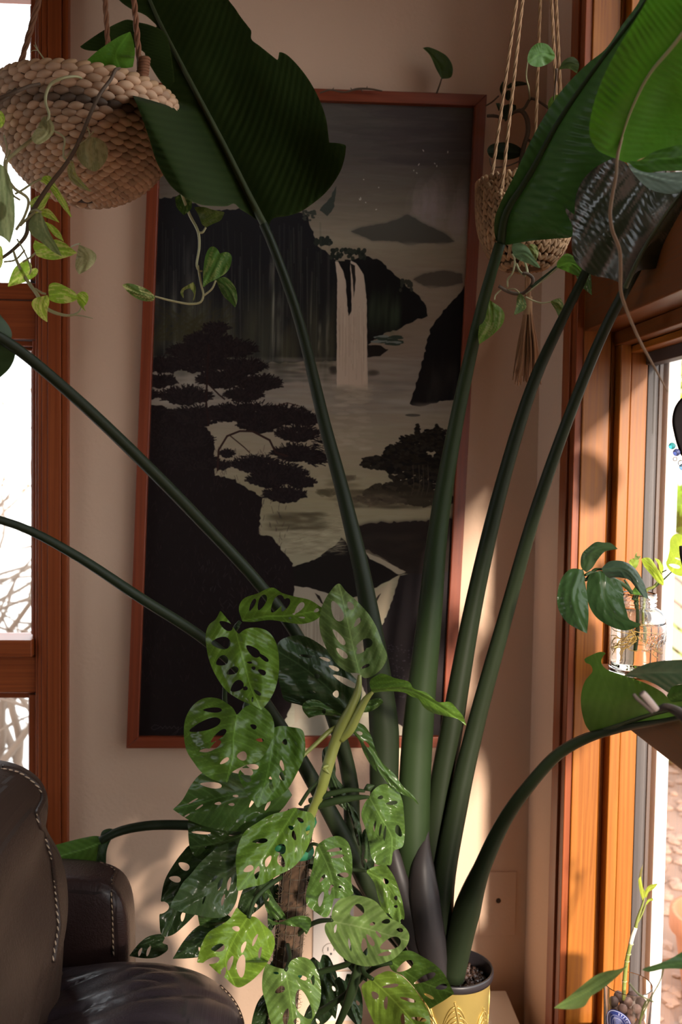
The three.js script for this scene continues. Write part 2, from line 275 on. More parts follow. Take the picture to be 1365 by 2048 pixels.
  // mist below the cliffs
  for (let i = 0; i < 700; i++) { const y = 716 + r() * 110, x = 270 + r() * 640; mist(x, y, 20 + r() * 44, 3 + r() * 5, r() < 0.6 ? 'rgb(166,158,146)' : 'rgb(112,108,102)', 0.22); }
  for (let i = 0; i < 40; i++) mist(540 + r() * 80, 728 + r() * 40, 26, 4, 'rgb(78,76,68)', 0.4); for (let i = 0; i < 12; i++) { mist(666 + r() * 4, 736 + r() * 10, 11, 6, 'rgb(62,58,52)', 0.5); mist(742 + r() * 8, 742 + r() * 8, 14, 5, 'rgb(84,78,70)', 0.5); }
  g.globalAlpha = 1;
  // the white fall with its dark rocks
  rough([[671, 522], [684, 526], [694, 560], [697, 610], [702, 520], [713, 526], [728, 548], [734, 600], [735, 700], [736, 780], [674, 778], [674, 640], [675, 560]], '#c9b7a4', 1);
  rough([[676, 521], [697, 522], [702, 545], [704, 620], [698, 632], [695, 610], [692, 560], [686, 540]], '#1b1a1b', 1); rough([[702, 526], [710, 530], [712, 560], [708, 596], [706, 560]], '#2b2724', 1);
  g.globalAlpha = 0.25; for (let i = 0; i < 60; i++) { const x = 676 + r() * 57, y = 600 + r() * 80; line([[x, y], [x, y + 40 + r() * 60]], r() < 0.5 ? '#e0d2c0' : '#a28f7c', 1 + r() * 2); } g.globalAlpha = 1;
  for (let i = 0; i < 60; i++) mist(672 + r() * 66, 772 + r() * 26, 16, 6, 'rgb(150,140,124)', 0.4);
  for (let i = 0; i < 90; i++) { g.globalAlpha = 0.2; dab(674 + r() * 62, 770 + r() * 130, 14, 3, '#b7a994', (r() - 0.5) * 0.2); } g.globalAlpha = 1;
  // cliff at the right edge
  rough([[940, 560], [925, 578], [900, 606], [880, 630], [862, 655], [850, 700], [838, 750], [820, 808], [845, 812], [880, 802], [940, 800]], '#1b191a', 4);
  for (let i = 0; i < 40; i++) mist(850 + r() * 80, 730 + r() * 70, 4 + r() * 8, 30, 'rgb(84,80,70)', 0.1);
  for (let i = 0; i < 30; i++) mist(830 + r() * 100, 806 + r() * 8, 24, 5, 'rgb(140,130,116)', 0.3);
  dab(826, 830, 16, 3, '#57524a');
  // the trees on the right bank
  const clump = (x, y, w, h, n, cols, sz) => { for (let i = 0; i < n; i++) { const a = r() * 6.28, q = Math.sqrt(r()); dab(x + Math.cos(a) * q * w, y + Math.sin(a) * q * h, sz * (0.6 + r()), sz * 0.5 * (0.5 + r()), cols[Math.floor(r() * cols.length)], (r() - 0.5)); } };
  const dk = ['#211d1a', '#1a1716', '#2d2822', '#262019'];
  clump(770, 925, 46, 14, 190, dk, 6); clump(810, 905, 40, 18, 190, dk, 6); clump(835, 885, 40, 16, 170, dk, 5); clump(874, 880, 34, 24, 190, dk, 5); clump(895, 920, 26, 42, 240, dk, 6); clump(840, 945, 60, 34, 300, dk, 7); clump(800, 985, 70, 18, 220, ['#2c261f', '#3a3328'], 8); clump(850, 1000, 60, 10, 100, ['#302a22'], 7);
  for (const x of [835, 874]) for (let k = 0; k < 9; k++) clump(x, 850 + k * 4, 1 + k * 1.6, 2, 10, dk, 3);
  g.globalAlpha = 1; for (let i = 0; i < 130; i++) mist(690 + r() * 190, 980 + r() * 36, 30, 5, r() < 0.6 ? 'rgb(74,66,50)' : 'rgb(54,46,36)', 0.3); for (let i = 0; i < 60; i++) mist(660 + r() * 60, 950 + r() * 50, 20, 4, 'rgb(100,90,68)', 0.3);
  g.globalAlpha = 0.4; clump(760, 1000, 60, 9, 60, ['#5a5140', '#4a4234'], 9); clump(690, 955, 14, 3, 14, ['#635b48'], 8); clump(660, 985, 20, 6, 26, ['#584f3d'], 8); g.globalAlpha = 1;
  for (const x of [838, 846, 826, 856]) line([[x, 930], [x + 2, 970], [x - 3, 990]], '#4b4136', 1.2);
  // banks of the lower stream
  soft(14, (c) => rough([[715, 1052], [760, 1045], [850, 1042], [940, 1035], [940, 1180], [860, 1165], [815, 1148], [760, 1112], [715, 1090]], c('#2a2320'), 5));
  for (let i = 0; i < 120; i++) mist(720 + r() * 210, 1070 + r() * 70, 30, 10, r() < 0.5 ? 'rgb(60,50,42)' : 'rgb(34,28,25)', 0.2);
  rough([[556, 1120], [585, 1132], [600, 1130], [634, 1118], [640, 1112], [670, 1092], [684, 1074], [700, 1098], [742, 1110], [775, 1128], [808, 1146], [780, 1160], [742, 1180], [700, 1200], [640, 1190], [590, 1175], [560, 1170]], '#201c1a', 3);
  rough([[730, 1104], [760, 1116], [800, 1138], [812, 1144], [798, 1150], [770, 1132], [740, 1118]], '#a79c86', 1);
  g.globalAlpha = 0.5; for (let i = 0; i < 200; i++) line([[560 + r() * 130, 1030 + r() * 80], [580 + r() * 120, 1040 + r() * 80]].map((p, k, a) => k ? [a[0][0] + 12 + r() * 12, a[0][1] - 6 + r() * 10] : p), r() < 0.5 ? '#b9ae90' : '#7d755e', 1); 
  g.globalAlpha = 1; for (let i = 0; i < 130; i++) mist(540 + r() * 110, 1026 + r() * 34, 20, 5, r() < 0.6 ? 'rgb(62,56,40)' : 'rgb(96,86,64)', 0.3);
  for (let i = 0; i < 160; i++) { const a = 560 + r() * 130, c = 1060 + r() * 50; mist(a, c, 16, 4, r() < 0.5 ? 'rgb(190,180,150)' : 'rgb(120,112,90)', 0.25); }
  // lower falls
  rough([[588, 1172], [620, 1176], [650, 1184], [690, 1200], [700, 1260], [690, 1480], [590, 1480], [590, 1400], [585, 1300]], '#a79c8a', 2);
  rough([[736, 1192], [760, 1176], [784, 1164], [778, 1218], [760, 1250], [750, 1260], [736, 1226]], '#a3967f', 2);
  rough([[757, 1190], [763, 1186], [752, 1206], [744, 1224], [748, 1204]], '#2a2420', 1); rough([[630, 1186], [640, 1192], [648, 1210], [642, 1206]], '#29231f', 1);
  g.globalAlpha = 0.3; for (let i = 0; i < 90; i++) { const x = 590 + r() * 100; line([[x, 1200 + r() * 60], [x - 2, 1290 + r() * 120]], r() < 0.5 ? '#c6bba8' : '#736959', 1.5); } g.globalAlpha = 1;
  rough([[740, 1262], [765, 1250], [785, 1200], [800, 1150], [940, 1140], [930, 1480], [800, 1470], [790, 1440], [745, 1425], [720, 1360]], '#2a2526', 3);
  rough([[560, 1470], [600, 1440], [700, 1430], [760, 1440], [800, 1450], [830, 1478], [900, 1478], [900, 1500], [550, 1500]], '#a79f8e', 4);
  g.globalAlpha = 0.4; for (let i = 0; i < 160; i++) dab(740 + r() * 90, 1290 + r() * 110, 2, 1.4, '#56505a'); for (let i = 0; i < 120; i++) dab(790 + r() * 110, 1180 + r() * 260, 5, 3, '#2b2627'); g.globalAlpha = 1;
  // the dark tree mass on the left
  rough([[250, 800], [320, 810], [380, 830], [418, 860], [428, 886], [432, 950], [470, 960], [525, 995], [518, 1068], [545, 1072], [560, 1095], [585, 1125], [590, 1180], [580, 1290], [590, 1390], [575, 1430], [560, 1480], [250, 1480]], '#221b1b', 4);
  for (let i = 0; i < 900; i++) { g.globalAlpha = 0.35; const x = 285 + r() * 290, y = 900 + r() * 500; line([[x, y], [x + (r() - 0.5) * 10, y - 5 - r() * 8]], ['#3a2b2b', '#292325', '#463233', '#2f282c'][Math.floor(r() * 4)], 1.6); }
  g.globalAlpha = 0.5; for (let i = 0; i < 70; i++) { const x = 400 + r() * 170, y = 1120 + r() * 110; line([[x, y], [x + (r() - 0.5) * 16, y - 8]], '#4a4045', 1.2); } g.globalAlpha = 1;
  const tk = ['#231c1c', '#1f191a', '#2b2222', '#262020'];
  const tuft = (x, y, w) => { clump(x, y, w * 0.86, w * 0.27 + 3, Math.round(w * 5), tk, 5); for (let i = 0; i < w * 8; i++) { const q = (r() * 2 - 1), t = Math.sqrt(1 - q * q), a = x + q * w, c = y + (r() - 0.6) * (w * 0.62 + 4) * t, an = -Math.PI / 2 + q * 1.3 + (r() - 0.5) * 1.6, L = 4 + r() * 7; line([[a, c], [a + Math.cos(an) * L, c + Math.sin(an) * L * 0.75]], tk[Math.floor(r() * 4)], 1.1 + r() * 1.5); } };
  for (const [x, y, w] of [[434, 657, 22], [417, 682, 44], [380, 703, 40], [463, 699, 48], [331, 731, 38], [405, 727, 56], [488, 735, 42], [521, 768, 40], [446, 760, 46], [323, 764, 28], [372, 793, 48], [488, 790, 34], [314, 832, 34], [397, 834, 54], [455, 828, 40], [500, 826, 56], [570, 832, 48], [612, 840, 28], [595, 868, 40], [630, 917, 22], [590, 907, 42], [512, 930, 44], [562, 948, 50], [604, 966, 24], [570, 991, 38], [540, 960, 40], [455, 908, 9], [446, 932, 12], [330, 870, 50], [380, 880, 44], [300, 790, 14], [320, 905, 50], [390, 925, 44], [520, 850, 40]]) tuft(x, y, w);
  for (let i = 0; i < 60; i++) { const a = 620 + r() * 26, b = 860 + r() * 70; line([[a, b], [a + 8 + r() * 8, b + (r() - 0.3) * 8]], '#1c1618', 1.6); }
  line([[418, 690], [416, 740], [413, 800], [418, 850]], '#2c1e1c', 4); line([[415, 765], [440, 790], [450, 798]], '#2c1e1c', 3);
  line([[436, 940], [438, 900], [455, 872], [480, 862], [505, 862], [540, 880], [552, 905], [575, 912]], '#35231f', 4); line([[462, 872], [490, 895], [500, 905]], '#35231f', 2); line([[552, 812], [575, 805], [600, 812]], '#35231f', 1.6);
  // signature
  const sg = (pts) => line(pts, '#4c4346', 0.7);
  sg([[318, 1452], [310, 1450], [303, 1456], [308, 1460], [318, 1457], [322, 1453], [326, 1458], [331, 1452], [335, 1458], [340, 1453], [344, 1458], [349, 1452], [353, 1458], [358, 1454], [356, 1464], [346, 1474], [338, 1476], [350, 1466], [366, 1454]]); sg([[374, 1455], [382, 1451], [380, 1458], [390, 1454]]);
  // flakes of lost paint in the sky
  for (const [x, y] of [[847, 300], [838, 328], [870, 326], [874, 331], [828, 340], [728, 358], [722, 396], [732, 404], [896, 303], [758, 374], [834, 345], [720, 398], [753, 418], [802, 960]]) dab(x, y, 1.2 + r() * 1.6, 0.9, '#c9c2b6', r() * 3);
}
// ---------- leaves ----------
const leafMat = (o) => phy({ vertexColors: true, roughness: 0.95, transmission: 0.3, thickness: 0, clearcoat: 0.5, clearcoatRoughness: 0.32, specularIntensity: 0.25, ...o });
M.monstera = leafMat({ transmission: 0.25, clearcoat: 0.5, clearcoatRoughness: 0.24 });
M.bigLeaf = leafMat({ transmission: 0.2, clearcoat: 0.32, clearcoatRoughness: 0.36 });
M.darkLeaf = leafMat({ transmission: 0.15, clearcoat: 0.05, clearcoatRoughness: 0.4, specularIntensity: 0.12 });
M.pothos = leafMat({ transmission: 0.55, clearcoat: 0.22, clearcoatRoughness: 0.35 });
M.stemDark = phy({ color: rgb(0.014, 0.021, 0.009), roughness: 0.48, specularIntensity: 0.35 });
M.stemGreen = phy({ color: rgb(0.02, 0.035, 0.012), roughness: 0.5, specularIntensity: 0.35 });
M.sheath = phy({ color: rgb(0.032, 0.027, 0.027), roughness: 0.45, specularIntensity: 0.5 });
M.stemYellow = phy({ color: rgb(0.19, 0.215, 0.045), roughness: 0.5, clearcoat: 0.2, clearcoatRoughness: 0.4 });
M.stemPale = std({ color: rgb(0.34, 0.33, 0.17), roughness: 0.6 });
M.stemBrown = std({ color: rgb(0.1, 0.065, 0.04), roughness: 0.7 });
M.rib = std({ color: rgb(0.045, 0.06, 0.022), roughness: 0.6 });

function smooth(list, closed, per) {
  const run = (pts, loop) => new THREE.CatmullRomCurve3(pts.map(([x, y]) => V(x, y, 0)), loop, 'centripetal').getPoints(pts.length * per).map((p) => [p.x, p.y]);
  if (!closed) return run(list, false);
  const n = list.length, corners = [];   // sharp tips stay sharp
  for (let i = 0; i < n; i++) { const a = list[(i + n - 1) % n], b = list[i], d = list[(i + 1) % n], t = Math.abs(Math.atan2((b[0] - a[0]) * (d[1] - b[1]) - (b[1] - a[1]) * (d[0] - b[0]), (b[0] - a[0]) * (d[0] - b[0]) + (b[1] - a[1]) * (d[1] - b[1]))); if (t > 1.15) corners.push(i); }
  if (corners.length < 2) return run(list, true);
  const out = [];
  corners.forEach((s, k) => { const e = corners[(k + 1) % corners.length], seg = [list[s]]; for (let q = s; q !== e;) { q = (q + 1) % n; seg.push(list[q]); } out.push(...(seg.length > 2 ? run(seg, false) : seg).slice(0, -1)); });
  return out;
}
function polyDist(poly, x, y) {   // distance to the outline, positive inside
  let d = 1e9, inside = false;
  for (let i = 0, j = poly.length - 1; i < poly.length; j = i++) {
    const [ax, ay] = poly[j], [bx, by] = poly[i], ex = bx - ax, ey = by - ay;
    const k = clamp(((x - ax) * ex + (y - ay) * ey) / (ex * ex + ey * ey + 1e-9), 0, 1), qx = ax + ex * k - x, qy = ay + ey * k - y;
    d = Math.min(d, qx * qx + qy * qy);
    if ((ay > y) !== (by > y) && x < (bx - ax) * (y - ay) / (by - ay) + ax) inside = !inside;
  }
  return (inside ? 1 : -1) * Math.sqrt(d);
}
function along(mid, x, y) {       // how far along the midrib (0 to 1) and how far to its side, in pixels
  let best = 1e18, t = 0, s = 0, acc = 0; const n = mid.length - 1;
  for (let i = 0; i < n; i++) {
    const [ax, ay] = mid[i], ex = mid[i + 1][0] - ax, ey = mid[i + 1][1] - ay, L = Math.hypot(ex, ey) || 1e-6;
    let k = ((x - ax) * ex + (y - ay) * ey) / (L * L);
    k = clamp(k, i === 0 ? -1e9 : 0, i === n - 1 ? 1e9 : 1);
    const qx = x - ax - ex * k, qy = y - ay - ey * k, d = qx * qx + qy * qy;
    if (d < best) { best = d; t = acc + L * k; s = ((y - ay) * ex - (x - ax) * ey) / L; s = Math.sign(s) * Math.sqrt(d); }
    acc += L;
  }
  return [t / acc, s];
}
// a leaf traced as an outline (o), a midrib from stalk to tip (m) and holes (h: x, y, half length, half width, turn);
// d: distance of stalk and tip, roll: how much nearer or farther the edges are, fold: both edges nearer (-) or farther (+), all in metres
function leafShape(s) {
  const out = smooth(s.o, true, 5), mid = smooth(s.m, false, 6), cell = s.cell ?? 2.6, W = s.W ?? Math.max(...out.map(([x, y]) => Math.abs(along(mid, x, y)[1])));
  const xs = out.map((p) => p[0]), ys = out.map((p) => p[1]);
  const x0 = Math.min(...xs) - cell, y0 = Math.min(...ys) - cell, nx = Math.ceil((Math.max(...xs) + cell - x0) / cell), ny = Math.ceil((Math.max(...ys) + cell - y0) / cell);
  const holes = (s.h ?? []).map(([x, y, a, b, deg]) => [x, y, a, b, Math.cos((deg || 0) * Math.PI / 180), Math.sin((deg || 0) * Math.PI / 180)]);
  const field = new Float32Array((nx + 1) * (ny + 1));
  for (let j = 0; j <= ny; j++) for (let i = 0; i <= nx; i++) {
    const x = x0 + i * cell, y = y0 + j * cell; let f = polyDist(out, x, y);
    for (const [hx, hy, a, b, c, q] of holes) { const u = (x - hx) * c + (y - hy) * q, v = (y - hy) * c - (x - hx) * q, taper = 1 + 0.35 * u / a; f = Math.min(f, (Math.hypot(u / a, v / (b * Math.max(0.3, taper))) - 1) * b); }
    field[j * (nx + 1) + i] = f || 1e-4;
  }
  const pts = [], idx = [], ids = new Map();
  const vert = (key, x, y) => { if (!ids.has(key)) { ids.set(key, pts.length); pts.push([x, y]); } return ids.get(key); };
  for (let j = 0; j < ny; j++) for (let i = 0; i < nx; i++) {
    const c = [[i, j], [i + 1, j], [i + 1, j + 1], [i, j + 1]], ring = [];
    for (let k = 0; k < 4; k++) {
      const [ai, aj] = c[k], [bi, bj] = c[(k + 1) % 4], fa = field[aj * (nx + 1) + ai], fb = field[bj * (nx + 1) + bi];
      if (fa > 0) ring.push(vert(aj * 100000 + ai, x0 + ai * cell, y0 + aj * cell));
      if (fa > 0 !== fb > 0) { const q = fa / (fa - fb), key = (Math.min(aj, bj) * 100000 + Math.min(ai, bi)) * 3 + (aj === bj ? 1 : 2) + 1e12; ring.push(vert(key, x0 + (ai + (bi - ai) * q) * cell, y0 + (aj + (bj - aj) * q) * cell)); }
    }
    for (let k = 1; k + 1 < ring.length; k++) idx.push(ring[0], ring[k + 1], ring[k]);
  }
  const [d0, d1] = s.d, roll = s.roll ?? 0, fold = s.fold ?? 0, bow = s.bow ?? 0, rip = s.rip ?? 0, nv = s.n ?? 7, sweepBack = s.sweep ?? 0.28, sd = s.seed ?? 1;
  const depth = (t, q) => {
    const a = Math.abs(q), tt = clamp(t, -0.4, 1.3);
    let d = lerp(d0, d1, tt) + bow * 4 * clamp(tt, 0, 1) * (1 - clamp(tt, 0, 1)) + roll * q + fold * a + (s.cup ?? 0) * q * q;
    const rp = tt * nv - a * sweepBack * nv * (0.75 + 0.5 * a) + (q > 0 ? 0.1 : 0), fr = Math.abs(rp - Math.round(rp));
    d += rip * ((s.style ?? '') === 'fine' ? Math.cos(rp * Math.PI * 2) : 1 - 4 * fr * fr + 0.35 * perlin.noise(tt * 16, q * 9, sd)) * Math.min(1, a * 4) * (1 - 0.4 * a) * (0.7 + 0.6 * perlin.noise(tt * 5, q * 3, sd + 5));
    d += (rip ? 0.0035 : 0) * Math.exp(-Math.pow(q / 0.12, 2));
    d += (s.wave ?? 0.004) * perlin.noise(tt * 3 + sd * 7.3, q * 2.2, sd * 3.7);
    if (s.curl) d += s.curl * Math.pow(Math.max(0, a - 0.6) / 0.4, 2);
    return d;
  };
  const pos = [], col = [], uv = [], C = s.col, Vn = s.vein ?? C.map((c) => c * 2.1 + 0.02), alt = s.alt, vw = s.vw ?? 0.1, mw = s.mw ?? 1.4;
  const style = s.style ?? 'veined';
  for (const [x, y] of pts) {
    const [t, sp] = along(mid, x, y), q = sp / W, d = depth(t, q) + (s.extra ? s.extra(x, y, t, q) : 0), w = P(x, y, d), a = Math.abs(q);
    pos.push(w.x, w.y, w.z); uv.push(t, q);
    let k = 1 + 0.16 * perlin.noise(x * 0.02 + sd, y * 0.02, sd) + 0.1 * perlin.noise(x * 0.11, y * 0.11 + sd, 2);
    const ph = t * nv - a * sweepBack * nv * (0.75 + 0.5 * a) + (q > 0 ? 0.1 : 0) + 0.06 * perlin.noise(x * 0.04, y * 0.04, sd), fr = Math.abs(ph - Math.round(ph));
    let v = style === 'fine' ? 0.4 * (0.5 + 0.5 * Math.cos(ph * Math.PI * 2)) * 0.5 : Math.max(0, 1 - fr / vw) * 0.42;
    if (style === 'veined') { const net = perlin.noise(x * 0.16 + sd * 5, y * 0.16, sd); v += Math.max(0, 0.11 - Math.abs(net)) * 1.3; }
    if (s.rimPale && polyDist(out, x, y) < s.rimPale) v = Math.max(v, 0.65);
    v = Math.max(v, clamp(1.3 - Math.abs(sp) / mw, 0, 1) * 0.8);
    let base = C;
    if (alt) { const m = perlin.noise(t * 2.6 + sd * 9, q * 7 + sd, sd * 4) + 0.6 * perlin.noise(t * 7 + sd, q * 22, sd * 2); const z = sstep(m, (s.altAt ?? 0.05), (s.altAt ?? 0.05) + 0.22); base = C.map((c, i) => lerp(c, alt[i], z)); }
    for (let i = 0; i < 3; i++) col.push(clamp(lerp(base[i] * k, Vn[i], v * (s.veinMix ?? 1)), 0, 1));
  }
  const g = new THREE.BufferGeometry();
  g.setAttribute('position', new THREE.Float32BufferAttribute(pos, 3)); g.setAttribute('uv', new THREE.Float32BufferAttribute(uv, 2)); g.setAttribute('color', new THREE.Float32BufferAttribute(col, 3));
  g.setIndex(idx); g.computeVertexNormals();
  return { g, mid, depth };
}
function leaf(parent, s, mat, label) {
  const { g, mid, depth } = leafShape(s), m = part(parent, 'leaf', g, mat, label);
  if (s.ribW) {
    const n = 14, pts = [], rad = [];
    for (let i = 0; i <= n; i++) { const t = (s.ribTo ?? 0.97) * i / n, p = mid[Math.round(t * (mid.length - 1))], d = depth(along(mid, p[0], p[1])[0], 0) - (s.ribOut ?? 0.001) + (s.extra ? s.extra(p[0], p[1], t, 0) : 0); pts.push(P(p[0], p[1], d)); rad.push(lerp(s.ribW, s.ribW * 0.25, t) * pxm(d)); }
    const r = new THREE.Mesh(sweep(pts, rad, 6, 30), s.ribMat ?? M.rib); const w = parent.position; r.geometry.translate(-w.x, -w.y, -w.z); r.name = 'midrib'; r.castShadow = r.receiveShadow = true; m.add(r);
  }
  return m;
}
// leaf outline from a stalk and a tip with a plain heart or spear shape, when it is half hidden
function heart(bx, by, tx, ty, w, lobe = 0.12, bend = 0) {
  const ex = tx - bx, ey = ty - by, L = Math.hypot(ex, ey), ux = ex / L, uy = ey / L, nx = -uy, ny = ux, at = (t, q) => { const b = bend * 4 * t * (1 - t); return [bx + ux * L * t + nx * (q * w + b), by + uy * L * t + ny * (q * w + b)]; };
  const prof = [[0, 0], [-lobe, 0.35], [-lobe * 0.6, 0.75], [0.15, 0.98], [0.35, 1], [0.6, 0.74], [0.8, 0.4], [0.93, 0.13]];
  return { o: [...prof.map(([t, q]) => at(t, q)), at(1, 0), ...prof.slice(1).reverse().map(([t, q]) => at(t, -q))], m: [at(0, 0), at(0.5, 0), at(1, 0)] };
}
// ---------- bird of paradise in its gilded pot ----------
const potC = P(906, 1937, 1.63), potR = 84 * pxm(1.63);
{
  const base = V(potC.x, 0, potC.z);
  const bp = thing('bird_of_paradise_plant', 'huge plant with long dark stalks and banana-like leaves rising from the gold pot', 'plant', V(potC.x, potC.y - 0.02, potC.z));
  const G = [0.015, 0.028, 0.005], GV = [0.04, 0.058, 0.014];
  const st = (list, m = M.stemDark, ov = 1) => part(bp, 'stalk', stemPx(list, 10, ov), m);
  const b = 1.63;
  st([[862, 1940, b, 17], [800, 1800, b, 20], [770, 1600, 1.62, 30], [768, 1450, 1.62, 31], [735, 1200, 1.61, 19], [690, 1000, 1.61, 15], [650, 850, 1.61, 13], [598, 640, 1.605, 10.5], [545, 490, 1.6, 9], [527, 448, 1.598, 9]]);
  st([[875, 1950, b - 0.02, 22], [835, 1800, b - 0.02, 32], [828, 1650, b - 0.01, 34], [837, 1450, b, 32], [858, 1250, b, 26], [878, 1050, b, 20], [912, 850, 1.61, 15], [958, 640, 1.58, 12], [985, 540, 1.56, 11], [1001, 487, 1.55, 11]], M.stemGreen);
  st([[885, 1940, b, 24], [862, 1780, b, 33], [880, 1600, b, 26], [905, 1450, b, 23], [950, 1200, b, 18], [1010, 950, 1.61, 14], [1070, 760, 1.58, 12], [1125, 640, 1.56, 10], [1165, 560, 1.54, 9], [1200, 480, 1.53, 8]]);
  st([[898, 1950, b - 0.02, 24], [885, 1800, b - 0.03, 24], [918, 1600, b - 0.03, 21], [955, 1440, b - 0.03, 18], [1010, 1240, 1.58, 15], [1070, 1030, 1.54, 13], [1140, 830, 1.49, 11.5], [1210, 660, 1.44, 11], [1262, 560, 1.4, 10.5], [1320, 455, 1.36, 9.5], [1420, 310, 1.3, 8]]);
  st([[905, 1955, b - 0.04, 26], [935, 1820, b - 0.06, 29], [965, 1735, b - 0.08, 18], [1010, 1640, 1.53, 15], [1060, 1570, 1.5, 13], [1115, 1510, 1.47, 12], [1170, 1478, 1.43, 11], [1240, 1458, 1.36, 8], [1340, 1440, 1.22, 6], [1420, 1420, 1.12, 5]]);
  st([[860, 1950, b, 15], [770, 1830, b, 17], [712, 1720, 1.62, 17], [700, 1560, 1.62, 17], [665, 1430, 1.6, 15], [600, 1280, 1.57, 13], [520, 1170, 1.53, 12], [400, 1040, 1.46, 12], [280, 918, 1.38, 12], [150, 795, 1.3, 11.5], [30, 695, 1.24, 11], [-60, 640, 1.2, 10]]);
  st([[850, 1945, b, 15], [750, 1790, 1.62, 19], [690, 1680, 1.6, 18], [625, 1560, 1.58, 16], [560, 1450, 1.55, 13], [480, 1340, 1.51, 11.5], [400, 1272, 1.47, 11], [280, 1195, 1.41, 10.5], [150, 1110, 1.36, 9.5], [40, 1053, 1.32, 8.5], [-80, 1020, 1.28, 8]]);
  st([[850, 1945, b + 0.02, 13], [720, 1800, 1.68, 14], [600, 1710, 1.72, 12], [500, 1668, 1.75, 11], [430, 1655, 1.76, 10.5], [360, 1650, 1.76, 10], [290, 1652, 1.75, 9.5], [235, 1664, 1.74, 9], [200, 1682, 1.73, 8]]);
  // sheaths at the foot
  part(bp, 'leaf_sheath', stemPx([[878, 1955, 1.59, 24], [862, 1880, 1.58, 32], [849, 1790, 1.582, 32], [846, 1730, 1.59, 24], [850, 1690, 1.6, 12], [856, 1660, 1.61, 3]], 12), M.sheath, 'brownish grey dry leaf sheath');
  part(bp, 'leaf_sheath', stemPx([[862, 1950, 1.6, 24], [826, 1850, 1.6, 30], [802, 1760, 1.605, 26], [790, 1710, 1.61, 14], [786, 1680, 1.615, 3]], 12), M.sheath, 'brownish grey dry leaf sheath');
  // the great dark leaf in the upper left, torn in three
  const A = { m: [[533, 458], [500, 395], [450, 295], [400, 200], [350, 105], [315, 35], [280, -50], [250, -150]], d: [1.6, 1.86], fold: 0, style: 'fine', n: 34, sweep: 0.25, col: G, vein: GV, W: 210, rip: 0.0019, wave: 0.012, seed: 3, cell: 4, ribW: 8, ribOut: 0.003, ribTo: 0.98, rimPale: 1.6 };
  const near = (x, y, t, q) => -0.33 * sstep(-q, 0.04, 0.55) * sstep(y - (187 + (x - 262) * 0.24), -8, 10) - 0.03 * sstep(q, 0.5, 1) * sstep(0.35 - t, 0, 0.2);
  leaf(bp, { ...A, extra: near, o: [[535, 462], [528, 452], [500, 430], [482, 419], [468, 407], [455, 412], [430, 412], [405, 410], [382, 402], [366, 392], [345, 375], [330, 355], [312, 320], [298, 275], [284, 235], [268, 196], [262, 187], [290, 192], [325, 200], [362, 210], [346, 190], [325, 168], [307, 142], [290, 108], [294, 70], [315, 52], [290, 30], [262, 18], [235, -4], [215, -60], [195, -180], [290, -190], [400, -140], [442, -60], [455, -5], [470, 16], [482, 34], [496, 52], [503, 62], [503, 78], [520, 92], [545, 112], [556, 121], [559, 103], [572, 108], [590, 124], [615, 155], [635, 190], [652, 235], [659, 285], [675, 286], [693, 290], [690, 315], [680, 345], [655, 382], [625, 408], [600, 424], [575, 432], [545, 438]] }, M.darkLeaf, 'very large dark blade with a torn left side');
  leaf(bp, { ...A, ribW: 0, m: [[400, 200], [350, 105], [315, 35]], d: [1.72, 1.74], o: [[345, 125], [330, 66], [300, 50], [275, 44], [255, 39], [235, 46], [205, 62], [175, 82], [159, 94], [172, 100], [195, 102], [230, 98], [262, 94], [290, 106], [306, 140], [330, 172], [352, 198]], cell: 3 }, M.darkLeaf, 'torn dark flap hanging off the great leaf');
  // right: the folded leaf beside the crochet hanger
  const B = [0.018, 0.05, 0.007];
  leaf(bp, { m: [[1003, 490], [1012, 430], [1060, 350], [1120, 240], [1200, 125], [1280, 20], [1330, -60]], d: [1.55, 1.2], roll: -0.05, style: 'fine', n: 32, sweep: 0.1, col: B, vein: [0.04, 0.085, 0.022], W: 160, rip: 0.0016, wave: 0.02, seed: 5, cell: 4, ribW: 9, ribOut: 0.002, ribMat: M.stemGreen, o: [[1001, 492], [992, 478], [990, 440], [1002, 405], [1025, 360], [1052, 302], [1085, 240], [1125, 180], [1175, 128], [1212, 98], [1245, 50], [1278, 5], [1310, -60], [1400, -60], [1390, 60], [1330, 170], [1280, 260], [1240, 320], [1190, 380], [1162, 430], [1147, 472], [1110, 477], [1060, 482], [1025, 488]] }, M.bigLeaf, 'folded dark green blade beside the crochet hanger');
  // right: bright blade hanging down from above, its midrib trailing on as a strand
  leaf(bp, { m: [[1430, -30], [1392, 30], [1350, 88], [1300, 148], [1268, 210], [1246, 270], [1236, 316]], d: [0.95, 1.14], roll: -0.05, fold: 0.03, style: 'fine', n: 30, sweep: -0.1, col: [0.06, 0.19, 0.008], vein: [0.09, 0.22, 0.02], W: 150, rip: 0.0014, wave: 0.01, seed: 8, cell: 4, ribW: 5.5, ribOut: 0.002, ribMat: M.stemPale, o: [[1235, 318], [1218, 312], [1196, 300], [1180, 270], [1185, 220], [1205, 160], [1240, 90], [1278, 30], [1310, -30], [1330, -70], [1480, -70], [1520, 60], [1500, 230], [1440, 290], [1365, 290], [1330, 300], [1300, 310], [1262, 326], [1250, 324]] }, M.bigLeaf, 'bright green blade hanging down at the upper right');
  leaf(bp, { m: [[1255, 322], [1320, 318], [1420, 310]], d: [1.15, 1.06], style: 'fine', n: 9, col: [0.05, 0.14, 0.012], W: 40, seed: 9, cell: 3, o: [[1254, 320], [1275, 322], [1310, 303], [1350, 292], [1420, 284], [1430, 345], [1380, 343], [1330, 342], [1295, 345], [1270, 336]] }, M.bigLeaf, 'curled lower edge of the bright blade');
